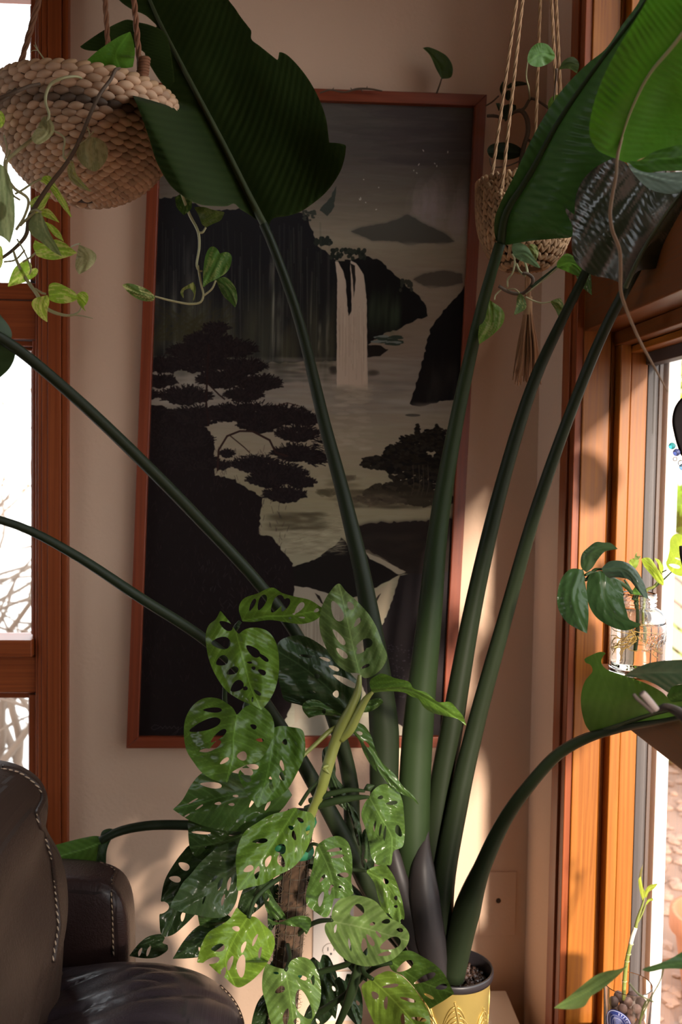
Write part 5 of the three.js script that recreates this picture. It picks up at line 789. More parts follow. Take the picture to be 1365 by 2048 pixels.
  L([[408, 414], [428, 420], [450, 424], [446, 434], [441, 441], [426, 448], [412, 455], [404, 448], [398, 432], [388, 414]], [[404, 452], [425, 436], [448, 425]], [1.62, 1.6], { ...dkg, col: [0.09, 0.14, 0.02], altAt: 0 });
  L([[427, 493], [420, 495], [412, 509], [407, 540], [406, 576], [418, 566], [432, 559], [456, 542], [464, 517], [460, 507], [452, 504], [440, 507], [434, 497]], [[438, 506], [426, 535], [407, 574]], [1.6, 1.57], { col: [0.07, 0.16, 0.018], alt: [0.2, 0.26, 0.06], altAt: 0.2 });
  L([[432, 560], [442, 555], [453, 555], [471, 575], [475, 600], [471, 616], [462, 606], [447, 592], [438, 574]], [[434, 561], [456, 580], [471, 614]], [1.6, 1.58], { col: [0.06, 0.13, 0.018], alt: [0.16, 0.2, 0.06], altAt: 0.1 });
  L([[244, 570], [252, 567], [266, 568], [295, 579], [311, 593], [307, 601], [295, 603], [273, 597], [255, 583]], [[310, 594], [280, 586], [245, 570]], [1.58, 1.55], { col: [0.08, 0.13, 0.02], alt: [0.42, 0.42, 0.16], altAt: 0.02, W: 16 });
  L([[361, 586], [364, 578], [376, 570], [387, 564], [392, 576], [389, 598], [384, 606], [388, 588], [380, 576], [368, 582], [368, 598]], [[384, 605], [388, 586], [386, 565]], [1.6, 1.58], { col: [0.14, 0.2, 0.04], alt: [0.3, 0.32, 0.1], altAt: 0 });
  S([[352, 330, 1.6, 3], [362, 380, 1.6, 3], [379, 428, 1.62, 3], [397, 465, 1.61, 2.8], [399, 494, 1.61, 2.6], [394, 531, 1.6, 2.4], [398, 541, 1.6, 2.2], [405, 542, 1.6, 2]]); S([[396, 531, 1.6, 2.2], [403, 571, 1.6, 2.2], [407, 590, 1.6, 2.2], [402, 604, 1.6, 2.2], [383, 608, 1.6, 2.4], [345, 602, 1.59, 2.2], [310, 593, 1.58, 1.8]]); S([[407, 592, 1.6, 2], [424, 578, 1.6, 2], [432, 561, 1.6, 1.8]]); S([[397, 465, 1.61, 2.4], [405, 465, 1.61, 2.4], [412, 455, 1.61, 2]]);
  // runners
  S([[240, 136, 1.5, 2.2], [230, 141, 1.47, 3.4], [222, 158, 1.46, 3.4], [200, 188, 1.45, 3.4], [182, 225, 1.45, 3.6], [168, 260, 1.45, 3.6], [148, 303, 1.45, 3.8], [127, 335, 1.45, 4], [100, 369, 1.45, 4.2], [72, 411, 1.45, 4.6], [58, 436, 1.45, 4.4], [52, 470, 1.45, 4], [30, 496, 1.45, 3.4], [0, 518, 1.44, 3], [-30, 530, 1.44, 3]], M.stemBrown);
  S([[170, 160, 1.5, 2], [150, 153, 1.46, 2.6], [126, 156, 1.45, 3], [103, 167, 1.45, 3.2], [93, 185, 1.45, 3], [91, 205, 1.45, 3], [98, 232, 1.45, 2.8], [80, 262, 1.45, 4.5], [62, 280, 1.44, 3.6], [30, 306, 1.43, 3.4], [14, 322, 1.43, 3.4], [13, 350, 1.43, 3.4], [28, 376, 1.43, 3.2], [56, 398, 1.44, 3], [50, 430, 1.44, 2.6], [32, 460, 1.44, 2.6]]);
  S([[108, 262, 1.45, 1.6], [120, 268, 1.45, 1.8], [129, 278, 1.45, 2], [127, 305, 1.45, 2], [129, 317, 1.45, 2.2], [138, 322, 1.45, 2], [147, 322, 1.45, 1.6]]); S([[129, 317, 1.45, 1.4], [150, 295, 1.45, 1.4], [176, 276, 1.45, 1.4], [188, 262, 1.45, 1.2]]); S([[180, 274, 1.45, 1.6], [178, 262, 1.45, 1.6], [172, 250, 1.45, 1.4]]);
  S([[100, 368, 1.45, 1.6], [122, 340, 1.45, 1.6], [132, 325, 1.45, 1.6]]); S([[84, 357, 1.45, 2.2], [66, 366, 1.45, 2.2], [45, 380, 1.44, 2.2], [30, 388, 1.44, 2]]); S([[60, 424, 1.44, 2.4], [72, 420, 1.44, 2.8], [82, 424, 1.43, 2.4]]); S([[40, 452, 1.44, 2.4], [56, 436, 1.44, 2.6], [70, 424, 1.44, 2.4]]);
  S([[27, 502, 1.44, 2.4], [33, 520, 1.44, 3], [46, 548, 1.44, 3.4], [62, 572, 1.43, 3.6], [75, 590, 1.43, 3.8], [88, 612, 1.43, 3.6], [98, 620, 1.43, 3.6], [118, 628, 1.43, 3.2], [141, 631, 1.43, 2.6], [158, 624, 1.43, 2], [163, 614, 1.43, 1.6], [160, 606, 1.43, 1.4]]); S([[70, 577, 1.43, 2.4], [84, 586, 1.43, 2.4], [92, 588, 1.43, 2]]); S([[45, 524, 1.44, 1.8], [62, 514, 1.44, 2], [71, 506, 1.44, 1.8]]); S([[50, 500, 1.44, 1.8], [30, 520, 1.44, 1.8], [8, 524, 1.44, 1.8]]); S([[34, 478, 1.44, 1.6], [48, 502, 1.44, 1.6], [62, 540, 1.44, 1.6], [58, 550, 1.44, 1.4]]); S([[145, 630, 1.43, 1.2], [165, 632, 1.43, 1.2], [186, 637, 1.43, 0.8]]);
  S([[20, 300, 1.44, 2], [10, 345, 1.44, 2], [26, 390, 1.44, 2], [40, 400, 1.44, 2]]); S([[8, 270, 1.46, 1.6], [14, 300, 1.46, 1.6], [8, 330, 1.46, 1.6], [22, 372, 1.45, 1.6]]); S([[142, 494, 1.4, 1.4], [150, 490, 1.38, 1.4], [160, 487, 1.36, 1.4]]);
  S([[103, 162, 1.5, 1.6], [96, 132, 1.5, 1.6], [86, 115, 1.5, 1.4], [76, 101, 1.5, 1.2], [68, 90, 1.5, 0.9]]); S([[76, 101, 1.5, 0.9], [66, 101, 1.5, 0.8], [60, 104, 1.5, 0.6]]); S([[88, 118, 1.5, 0.8], [74, 96, 1.5, 0.8], [70, 84, 1.5, 0.5]]);
  S([[80, 168, 1.48, 3], [60, 172, 1.47, 3.4], [30, 184, 1.46, 3.6], [0, 196, 1.46, 3.6], [-20, 204, 1.46, 3.4]], M.stemBrown); S([[32, 178, 1.47, 3], [10, 198, 1.46, 3], [-20, 215, 1.46, 3]], M.stemBrown); S([[60, 168, 1.5, 2], [52, 152, 1.5, 1.8], [42, 146, 1.5, 1.6]], M.stemBrown);
}
{
  const { leaf: L, stem: S } = vine('green_pothos', 'trailing vine with green heart leaves hanging below the crocheted hanger', P(1060, 540, 1.64));
  L([[1025, 491], [1030, 486], [1038, 485], [1055, 493], [1069, 516], [1081, 536], [1057, 527], [1034, 517], [1026, 506]], [[1027, 510], [1048, 508], [1080, 535]], [1.58, 1.55], { col: [0.14, 0.22, 0.1], alt: undefined });
  L([[1059, 489], [1066, 488], [1074, 492], [1078, 506], [1073, 522], [1064, 514], [1060, 500]], [[1060, 490], [1070, 504], [1072, 521]], [1.59, 1.58], { col: [0.2, 0.24, 0.06], altAt: 0.3 });
  L([[1114, 535], [1115, 526], [1121, 517], [1134, 507], [1148, 513], [1162, 530], [1174, 543], [1177, 558], [1150, 550], [1127, 540]], [[1114, 536], [1142, 526], [1176, 557]], [1.58, 1.54], { col: [0.11, 0.24, 0.025], alt: undefined });
  L([[1160, 525], [1168, 526], [1177, 535], [1183, 555], [1185, 591], [1165, 574], [1152, 552], [1168, 556], [1177, 556], [1174, 544]], [[1162, 535], [1176, 560], [1184, 590]], [1.57, 1.55], { col: [0.08, 0.16, 0.04], alt: [0.45, 0.5, 0.35], altAt: 0.35 });
  L([[1039, 586], [1045, 589], [1052, 601], [1053, 616], [1043, 624], [1028, 631], [1033, 611], [1035, 594]], [[1041, 587], [1044, 604], [1029, 630]], [1.59, 1.57], { col: [0.12, 0.2, 0.06] });
  L([[980, 600], [990, 607], [1004, 617], [1010, 632], [1005, 650], [987, 669], [959, 689], [957, 668], [962, 640], [968, 622], [976, 606]], [[981, 601], [984, 640], [960, 688]], [1.58, 1.56], { col: [0.13, 0.24, 0.03], alt: [0.3, 0.36, 0.12], altAt: 0.1, rimPale: 1.5 });
  L([[1101, 603], [1112, 598], [1122, 596], [1128, 610], [1125, 634], [1121, 644], [1114, 624]], [[1102, 603], [1117, 612], [1121, 642]], [1.6, 1.58], { col: [0.14, 0.22, 0.05] });
  L([[943, 660], [946, 652], [950, 640], [948, 668], [938, 690], [933, 700]], [[949, 642], [943, 670], [934, 699]], [1.62, 1.6], { col: [0.1, 0.16, 0.05], alt: undefined });
  // up behind the cords
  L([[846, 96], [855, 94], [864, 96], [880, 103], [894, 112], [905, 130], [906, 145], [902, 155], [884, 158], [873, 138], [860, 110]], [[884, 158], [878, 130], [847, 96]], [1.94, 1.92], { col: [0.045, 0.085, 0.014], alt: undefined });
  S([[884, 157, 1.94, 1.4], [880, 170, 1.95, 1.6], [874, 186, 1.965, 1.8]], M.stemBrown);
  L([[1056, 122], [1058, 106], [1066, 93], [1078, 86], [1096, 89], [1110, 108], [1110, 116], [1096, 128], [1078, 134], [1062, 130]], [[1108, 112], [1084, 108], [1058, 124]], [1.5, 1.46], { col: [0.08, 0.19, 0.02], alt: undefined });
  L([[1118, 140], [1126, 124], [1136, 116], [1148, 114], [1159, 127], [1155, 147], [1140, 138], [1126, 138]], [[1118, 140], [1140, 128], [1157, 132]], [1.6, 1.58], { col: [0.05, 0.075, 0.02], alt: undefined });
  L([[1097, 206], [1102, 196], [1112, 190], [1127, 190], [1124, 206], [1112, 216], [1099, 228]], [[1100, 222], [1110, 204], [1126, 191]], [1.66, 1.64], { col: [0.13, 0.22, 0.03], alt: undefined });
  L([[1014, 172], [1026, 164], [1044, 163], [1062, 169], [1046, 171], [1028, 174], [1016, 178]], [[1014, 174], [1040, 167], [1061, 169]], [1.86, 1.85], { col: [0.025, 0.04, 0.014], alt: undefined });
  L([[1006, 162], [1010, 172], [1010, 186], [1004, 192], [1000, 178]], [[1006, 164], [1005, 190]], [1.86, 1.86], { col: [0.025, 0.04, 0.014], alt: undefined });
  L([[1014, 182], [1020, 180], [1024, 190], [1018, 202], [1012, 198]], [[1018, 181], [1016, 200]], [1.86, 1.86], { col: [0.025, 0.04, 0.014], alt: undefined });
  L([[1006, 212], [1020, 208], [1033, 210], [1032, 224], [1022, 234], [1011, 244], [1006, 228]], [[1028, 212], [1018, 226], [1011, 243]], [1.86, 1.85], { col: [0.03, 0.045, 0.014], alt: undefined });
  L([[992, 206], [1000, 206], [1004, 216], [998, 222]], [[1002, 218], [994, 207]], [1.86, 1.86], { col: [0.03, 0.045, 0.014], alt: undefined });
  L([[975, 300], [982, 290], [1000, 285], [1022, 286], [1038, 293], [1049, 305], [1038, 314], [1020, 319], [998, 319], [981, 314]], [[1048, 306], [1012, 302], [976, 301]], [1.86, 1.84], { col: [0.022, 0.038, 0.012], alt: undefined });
  const br = M.stemBrown;
  S([[975, 232, 1.88, 3], [990, 232, 1.88, 3.4], [1012, 236, 1.87, 2.4], [1030, 224, 1.86, 3.4], [1044, 222, 1.85, 4.6], [1054, 236, 1.85, 5], [1057, 262, 1.85, 5], [1048, 296, 1.85, 4.6], [1042, 330, 1.84, 4.4], [1052, 420, 1.74, 4]], br); S([[1030, 224, 1.86, 3], [1048, 218, 1.85, 3.2], [1061, 198, 1.84, 3], [1068, 198, 1.83, 2.6], [1092, 212, 1.78, 2.6], [1108, 226, 1.72, 2.2]], br);
  S([[972, 212, 1.9, 1.4], [985, 204, 1.89, 1.6], [998, 192, 1.87, 1.6]], br); S([[1056, 124, 1.52, 1.4], [1053, 150, 1.58, 1.6], [1058, 176, 1.7, 1.8], [1060, 198, 1.84, 2]], M.stemPale); S([[1114, 138, 1.6, 3], [1112, 165, 1.62, 1.6], [1108, 200, 1.64, 1.4]], br); S([[1058, 280, 1.84, 2.6], [1072, 292, 1.83, 2.4], [1086, 296, 1.82, 2]], br); S([[980, 316, 1.85, 1.2], [984, 332, 1.85, 1.2], [1010, 333, 1.84, 1.4], [1040, 322, 1.84, 1.6], [1062, 308, 1.83, 1.6]], br); S([[1072, 258, 1.8, 1.6], [1082, 268, 1.78, 2.6], [1090, 272, 1.76, 2]], br);
  // below the hanger
  S([[998, 572, 1.6, 3.4], [1010, 580, 1.6, 3.6], [1028, 587, 1.6, 3.8], [1048, 586, 1.6, 3.8], [1058, 578, 1.59, 4], [1066, 566, 1.58, 4], [1066, 556, 1.58, 3.6], [1056, 548, 1.58, 3.6], [1046, 546, 1.58, 3]], br); S([[1063, 574, 1.58, 3.2], [1086, 556, 1.58, 2.6], [1114, 533, 1.575, 2]], M.stemGreen); S([[1052, 588, 1.59, 1.2], [1080, 566, 1.59, 1.2], [1116, 536, 1.58, 1]]); S([[1050, 524, 1.6, 2.4], [1054, 536, 1.59, 2.4], [1056, 548, 1.58, 2.6]], M.stemPale); S([[1034, 528, 1.6, 2.2], [1040, 542, 1.59, 2.4], [1052, 552, 1.58, 2.6]], M.stemPale); S([[1016, 574, 1.6, 1.8], [1016, 560, 1.6, 2], [1026, 545, 1.59, 2], [1030, 520, 1.59, 2], [1025, 508, 1.585, 1.6]]); S([[1052, 594, 1.59, 1.8], [1068, 602, 1.6, 1.8], [1084, 606, 1.6, 1.6], [1101, 604, 1.6, 1.4]]); S([[990, 600, 1.59, 1.2], [992, 590, 1.6, 1.3], [1004, 578, 1.6, 1.4]]); S([[1014, 580, 1.6, 1.2], [1030, 578, 1.59, 1.4], [1040, 586, 1.59, 1.6]]);
}
{
  // dry twig along the picture's top edge
  const t = thing('dry_twig', 'thin dry brown twig lying along the top edge of the painting', 'twig', P(700, 180, 1.96));
  part(t, 'twig', stemPx([[640, 186, 1.955, 1.4], [660, 180, 1.955, 1.6], [690, 184, 1.955, 1.6], [715, 178, 1.955, 2.2], [740, 178, 1.955, 2], [765, 182, 1.955, 1.2]], 6), M.stemBrown);
  for (const [x, y, a, b] of [[665, 181, 668, 175], [704, 180, 702, 175], [734, 178, 735, 172], [722, 178, 726, 184]]) part(t, 'thorn', stemPx([[x, y, 1.955, 1.3], [(x + a) / 2, (y + b) / 2, 1.954, 1], [a, b, 1.953, 0.4]], 5), M.stemBrown);
}

// ---------- on the window: jar of cuttings ----------
{
  const d = 1.505, c = P(1273, 1345, d), top = P(1283, 1186, d), k = thing('glass_jar', 'clear embossed preserving jar of water and roots on the window shelf', 'jar', V(c.x, 0.955, c.z));
  const y0 = 0.9555, h = top.y - y0, R = 56.5 * pxm(d), T = 0.0028, mouth = 36 * pxm(d);
  const out = [[0, 0], [R * 0.86, 0], [R * 0.96, 0.004], [R, 0.014], [R, h * 0.62], [R * 0.98, h * 0.7], [R * 0.86, h * 0.785], [mouth * 1.02, h * 0.825], [mouth, h * 0.845], [mouth * 1.04, h * 0.858], [mouth, h * 0.87], [mouth, h * 0.9], [mouth * 1.05, h * 0.915], [mouth, h * 0.93], [mouth, h * 0.945], [mouth * 1.05, h * 0.958], [mouth, h * 0.972], [mouth, h], [mouth - T, h]];
  const inn = [[mouth - T, h * 0.84], [R * 0.84 - T, h * 0.78], [R - T, h * 0.62], [R - T, 0.016], [R * 0.9 - T, 0.007], [0, 0.006]];
  const clear = phy({ color: rgb(1, 0.98, 0.95), transmission: 1, thickness: 0.003, roughness: 0.02, ior: 1.48 });
  part(k, 'jar_glass', spin([...out, ...inn], 64).translate(c.x, y0, c.z), clear);
  const font = await new FontLoader().loadAsync('fonts/droid/droid_serif_bold.typeface.json');
  const emboss = (txt, size, y, a0, slant) => { const g = new TextGeometry(txt, { font, size, depth: 0.0011, curveSegments: 4, bevelEnabled: true, bevelSize: 0.0004, bevelThickness: 0.0005, bevelSegments: 1 }); const p = g.attributes.position; for (let i = 0; i < p.count; i++) { const a = a0 + (p.getX(i) + p.getY(i) * slant) / R, r = R - 0.0006 + p.getZ(i); p.setXYZ(i, c.x + Math.sin(a) * r, y0 + y + p.getY(i) + p.getX(i) * slant * 0.5, c.z + Math.cos(a) * r); } g.computeVertexNormals(); part(k, 'embossed_lettering', g, clear); };
  emboss('Ball', 0.024, h * 0.34, -0.2, 0.45); emboss('MASON', 0.0105, h * 0.13, -0.12, 0);
  const wy = h * 0.66; part(k, 'water', spin([[0, 0.0075], [R * 0.89 - T, 0.0085], [R - T - 0.0004, 0.017], [R - T - 0.0004, h * 0.6], [R * 0.985 - T - 0.0004, wy], [0, wy]], 48).translate(c.x, y0, c.z), phy({ color: rgb(1, 1, 1), transmission: 1, thickness: 0.05, ior: 1.33, roughness: 0, attenuationColor: rgb(0.98, 0.93, 0.78), attenuationDistance: 0.2 }));
  // cuttings
  const { leaf: L, stem: S } = vine('pothos_cutting', 'dark glossy green cutting drooping out of the glass jar', V(c.x, y0 + 0.02, c.z));
  const dk = { mat: M.monstera, col: [0.012, 0.034, 0.007], alt: undefined, vein: [0.03, 0.055, 0.016], fold: 0.014, rip: 0.0012, veinMix: 0.35 };
  L([[1164, 1136], [1162, 1120], [1166, 1106], [1176, 1096], [1193, 1084], [1208, 1085], [1222, 1086], [1237, 1098], [1224, 1100], [1211, 1103], [1197, 1118], [1185, 1136], [1174, 1145]], [[1168, 1140], [1184, 1108], [1236, 1098]], [1.46, 1.42], { ...dk, col: [0.024, 0.05, 0.016] });
  L([[1166, 1140], [1152, 1137], [1140, 1139], [1125, 1155], [1116, 1184], [1117, 1216], [1133, 1243], [1156, 1258], [1175, 1267], [1178, 1231], [1176, 1197], [1171, 1165]], [[1164, 1142], [1150, 1195], [1174, 1265]], [1.44, 1.38], dk);
  L([[1204, 1142], [1192, 1144], [1180, 1150], [1174, 1173], [1178, 1208], [1193, 1234], [1220, 1252], [1249, 1261], [1268, 1257], [1283, 1249], [1268, 1243], [1259, 1238], [1254, 1222], [1249, 1206], [1246, 1176], [1236, 1160], [1217, 1155]], [[1205, 1146], [1212, 1200], [1240, 1236], [1280, 1250]], [1.44, 1.39], dk);
  L([[1204, 1137], [1212, 1128], [1222, 1122], [1249, 1123], [1270, 1136], [1286, 1160], [1294, 1181], [1298, 1199], [1286, 1192], [1275, 1179], [1259, 1160], [1238, 1155], [1212, 1154]], [[1206, 1140], [1250, 1140], [1296, 1197]], [1.44, 1.4], { ...dk, col: [0.018, 0.036, 0.02] });
  S([[1165, 1140, 1.45, 2.4], [1172, 1160, 1.46, 3.4], [1190, 1140, 1.46, 3.6], [1205, 1138, 1.45, 2]], M.stemGreen); S([[1172, 1150, 1.45, 3], [1185, 1145, 1.46, 4], [1230, 1160, 1.49, 4.6], [1256, 1176, 1.5, 4.4], [1272, 1200, 1.505, 4], [1276, 1250, 1.505, 3.6], [1272, 1300, 1.505, 3]], M.stemGreen);
  const rt = std({ color: rgb(0.62, 0.42, 0.14), roughness: 0.8 });
  for (let i = 0; i < 26; i++) { const x = rr(1236, 1290), y = rr(1255, 1285), pts = [[1270 + rr(-6, 6), y, 1.505 + rr(-0.01, 0.01), 1]]; let px = pts[0][0], py = y, a = rr(-1, 4), dd = pts[0][2]; for (let j = 0; j < 7; j++) { a += rr(-0.9, 0.9); px = clamp(px + Math.cos(a) * 9, 1230, 1316); py = clamp(py + Math.sin(a) * 7 + 1.5, 1240, 1334); dd = clamp(dd + rr(-0.008, 0.008), 1.48, 1.53); pts.push([px, py, dd, 0.9]); } S(pts, rt, 'root'); }
  const v2 = vine('lime_cutting', 'bright lime green leaf cutting standing in the glass jar', V(c.x + 0.01, y0 + 0.03, c.z));
  const lm = { col: [0.4, 0.52, 0.05], alt: undefined, fold: 0.006 };
  v2.leaf([[1283, 1118], [1292, 1115], [1302, 1117], [1315, 1136], [1328, 1157], [1328, 1172], [1317, 1165], [1301, 1147], [1290, 1134]], [[1286, 1118], [1305, 1136], [1328, 1170]], [1.5, 1.48], lm);
  v2.leaf([[1310, 1116], [1320, 1120], [1328, 1134], [1326, 1148], [1320, 1142], [1318, 1130]], [[1312, 1117], [1326, 1146]], [1.51, 1.5], lm);
  v2.leaf([[1336, 1118], [1333, 1126], [1338, 1138], [1350, 1148], [1372, 1152], [1390, 1140], [1392, 1090], [1370, 1072], [1352, 1068], [1342, 1078], [1340, 1100]], [[1344, 1144], [1362, 1110], [1380, 1080]], [1.5, 1.47], { ...lm, h: [[1350, 1132, 12, 4, 15], [1362, 1118, 12, 3, 10]] });
  v2.leaf([[1258, 1122], [1266, 1117], [1280, 1120], [1276, 1132], [1268, 1142], [1262, 1132]], [[1260, 1122], [1268, 1138]], [1.5, 1.49], { col: [0.3, 0.42, 0.06], alt: undefined });
  v2.leaf([[1269, 1118], [1272, 1108], [1276, 1102], [1274, 1112], [1284, 1112], [1276, 1120]], [[1271, 1118], [1275, 1104]], [1.5, 1.49], { col: [0.24, 0.3, 0.08], alt: undefined });
  v2.leaf([[1262, 1186], [1272, 1172], [1286, 1178], [1292, 1190], [1276, 1196]], [[1264, 1188], [1288, 1184]], [1.5, 1.49], { col: [0.1, 0.22, 0.03], alt: undefined });
  v2.stem([[1316, 1164, 1.5, 2], [1308, 1174, 1.5, 3], [1294, 1180, 1.505, 3.4], [1288, 1220, 1.505, 3], [1286, 1280, 1.51, 2.4]], M.stemYellow); v2.stem([[1344, 1144, 1.5, 1.4], [1325, 1162, 1.5, 1.8], [1306, 1178, 1.502, 2]], M.stemGreen); v2.stem([[1322, 1146, 1.505, 1.2], [1334, 1140, 1.5, 1.4]], M.stemGreen); v2.stem([[1270, 1142, 1.5, 1.2], [1272, 1170, 1.502, 1.4], [1278, 1210, 1.505, 1.6]], M.stemGreen); v2.stem([[1250, 1160, 1.5, 2.2], [1260, 1176, 1.5, 2.4], [1268, 1200, 1.502, 2.2]], M.stemGreen);
}
// ---------- tumbler of clay pebbles with a lucky bamboo ----------
{
  const d = 1.5, c = P(1257, 1966, d), yb = 0.3005, R = 50 * pxm(d), k = thing('glass_tumbler', 'clear glass tumbler of brown clay pebbles with a round blue sticker on the low sill', 'glass', V(c.x, yb, c.z)), h = c.y - yb, T = 0.0022;
  const clear = phy({ color: rgb(1, 0.97, 0.93), transmission: 1, thickness: 0.002, roughness: 0.01, ior: 1.48 });
  part(k, 'tumbler_glass', spin([[0, 0], [R * 0.84, 0], [R * 0.87, 0.003], [R, h - 0.001], [R - T * 0.5, h], [R - T, h - 0.001], [R * 0.87 - T, 0.008], [0, 0.008]], 64).translate(c.x, yb, c.z), clear);
  const cv = document.createElement('canvas'); cv.width = cv.height = 512; const g = cv.getContext('2d');
  g.fillStyle = '#2f3f86'; g.fillRect(0, 0, 512, 512); g.strokeStyle = '#d8dcf0'; g.lineWidth = 10; g.beginPath(); g.arc(256, 256, 236, 0, 7); g.stroke(); g.lineWidth = 5; g.beginPath(); g.arc(256, 256, 160, 0, 7); g.stroke(); g.beginPath(); g.arc(256, 256, 110, 0, 7); g.stroke();
  g.fillStyle = '#e4e8f6'; g.font = 'bold 54px sans-serif'; g.textAlign = 'center'; g.textBaseline = 'middle'; const tt = 'STITUTE'; [...tt].forEach((q, i) => { const a = -0.75 + i * 0.24; g.save(); g.translate(256 + Math.sin(a + 0.9) * 198, 256 - Math.cos(a + 0.9) * 198); g.rotate(a + 0.9); g.fillText(q, 0, 0); g.restore(); });
  g.lineWidth = 4; for (let i = 0; i < 9; i++) { g.beginPath(); g.arc(256, 330 - i * 16, 60 + i * 3, Math.PI * 1.1, Math.PI * 1.9); g.stroke(); }
  const tx = new THREE.CanvasTexture(cv); tx.colorSpace = THREE.SRGBColorSpace;
  const sg = new THREE.CircleGeometry(0.0225, 40), pp = sg.attributes.position, cy = P(1213, 2030, d).y; for (let i = 0; i < pp.count; i++) { const a = -0.75 + pp.getX(i) / R, y = cy + pp.getY(i), r = R * lerp(0.87, 1, (y - yb) / h) + 0.0005; pp.setXYZ(i, c.x + Math.sin(a) * r, y, c.z + Math.cos(a) * r); } sg.computeVertexNormals();
  part(k, 'round_sticker', sg, std({ map: tx, roughness: 0.5 }), 'round blue printed sticker');
  // pebbles
  const base = new THREE.IcosahedronGeometry(0.0088, 3), bp = base.attributes.position; for (let i = 0; i < bp.count; i++) { const v = V(bp.getX(i), bp.getY(i), bp.getZ(i)); v.multiplyScalar(1 + 0.12 * perlin.noise(v.x * 130, v.y * 130, v.z * 130)); bp.setXYZ(i, v.x, v.y, v.z); } base.deleteAttribute('uv'); const bg = mergeVertices(base, 1e-6); bg.computeVertexNormals();
  const pm = [[0.11, 0.062, 0.052], [0.16, 0.095, 0.08], [0.08, 0.047, 0.04]].map((q) => std({ color: rgb(...q), roughness: 0.75 }));
  let n = 0; const seen = [];
  for (let lay = 0; lay < 11; lay++) for (let j = 0; j < 7; j++) {
    const a = j / 6 * 6.283 + lay * 0.5, q = j === 6 ? 0 : R * 0.56, y = yb + 0.018 + lay * 0.0165; if (y > c.y - 0.018) continue;
    const m = new THREE.Mesh(bg, pm[n % 3]); m.name = numbered('clay_pebble'); const s = rr(0.86, 1.02); m.scale.set(s, s * rr(0.85, 1), s); m.rotation.set(rr(0, 6), rr(0, 6), 0); m.position.set(c.x + Math.sin(a) * q, y + rr(-0.0015, 0.0015), c.z + Math.cos(a) * q); m.castShadow = m.receiveShadow = true;
    m.userData = { label: y > c.y - 0.036 ? 'brown clay pebble lying on top in the glass tumbler, around the bamboo' : 'brown clay pebble packed deeper down in the clear glass tumbler', category: 'pebble', group: 'clay pebbles in the tumbler' }; scene.add(m); n++;
  }
  const lb = thing('lucky_bamboo', 'thin young bamboo stalk with yellow-green leaves rising from the pebble tumbler', 'plant', P(1252, 1975, d));
  const cane = (l, mat, nm = 'cane', lab) => part(lb, nm, stemPx(l, 10), mat, lab);
  cane([[1248, 2000, d, 4], [1250, 1960, d, 4.2], [1254, 1925, d, 4.2], [1262, 1888, d, 4]], M.stemYellow); cane([[1262, 1888, d, 4.4], [1266, 1872, d, 4.6], [1272, 1855, d, 4.2]], std({ color: rgb(0.7, 0.62, 0.5), roughness: 0.7 }), 'cane', 'whitish dry section of the cane'); cane([[1272, 1856, d, 3.6], [1276, 1838, d, 3], [1285, 1812, d, 2.4], [1290, 1795, d, 1.6]], M.stemYellow); cane([[1274, 1848, d, 2.4], [1284, 1830, d, 2], [1293, 1806, d, 1.6]], M.stemYellow);
  for (const [x, y] of [[1250, 1962], [1255, 1922], [1258, 1908], [1263, 1888]]) { const t = new THREE.TorusGeometry(0.0033, 0.0008, 6, 18), p = P(x, y, d); t.rotateX(Math.PI / 2); t.translate(p.x, p.y, p.z); part(lb, 'node_ring', t, M.stemPale); }
  const bl = (o, m, x = {}) => leaf(lb, { ...PA, n: 3, o, m, d: [d, d - 0.015], seed: o[0][0], col: [0.38, 0.45, 0.05], cell: 1.4, wave: 0.002, rip: 0, fold: 0.003, ...x }, M.pothos);
  bl([[1286, 1802], [1280, 1780], [1278, 1758], [1283, 1752], [1287, 1775], [1291, 1784], [1291, 1796]], [[1288, 1802], [1284, 1776], [1281, 1755]]); bl([[1278, 1762], [1281, 1742], [1286, 1730], [1288, 1714], [1286, 1740], [1284, 1756]], [[1280, 1760], [1284, 1740], [1288, 1715]], { col: [0.2, 0.17, 0.06] });
  bl([[1290, 1792], [1292, 1780], [1299, 1771], [1310, 1768], [1317, 1767], [1308, 1778], [1299, 1784], [1294, 1796]], [[1291, 1793], [1300, 1777], [1316, 1768]]); bl([[1292, 1806], [1298, 1798], [1306, 1796], [1308, 1801], [1300, 1803], [1295, 1810]], [[1293, 1807], [1300, 1800], [1308, 1799]]);
}
// ---------- leaves of a plant near the camera, lower right; twig stub; cord; hanging ornament ----------
{
  const { leaf: L, stem: S } = vine('foreground_vine', 'blurred vine close to the camera with two long leaves at the lower right edge', P(1330, 2010, 0.95));
  L([[1258, 1930], [1240, 1938], [1215, 1942], [1190, 1952], [1160, 1975], [1140, 1992], [1112, 2013], [1108, 2016], [1125, 2018], [1150, 2018], [1170, 2012], [1182, 1994], [1205, 1978], [1230, 1958]], [[1258, 1932], [1190, 1975], [1108, 2016]], [1.06, 1.0], { col: [0.13, 0.2, 0.04], alt: undefined, cell: 2.6 });
  L([[1284, 1940], [1290, 1936], [1320, 1926], [1345, 1916], [1365, 1904], [1420, 1890], [1420, 1945], [1365, 1938], [1330, 1938], [1300, 1944]], [[1415, 1920], [1350, 1928], [1285, 1941]], [1.06, 1.0], { col: [0.05, 0.12, 0.02], alt: undefined, cell: 2.6 });
  S([[1258, 1965, 1.05, 1.6], [1278, 1988, 1.05, 1.8], [1310, 2005, 1.05, 1.8], [1296, 2000, 1.05, 1.8], [1280, 2048, 1.05, 2.4], [1278, 2090, 1.05, 2.6]], M.stemYellow); S([[1328, 1938, 1.05, 1.4], [1322, 1960, 1.05, 1.4], [1300, 2000, 1.05, 1.6], [1282, 2040, 1.05, 1.8]], M.stemYellow);
}
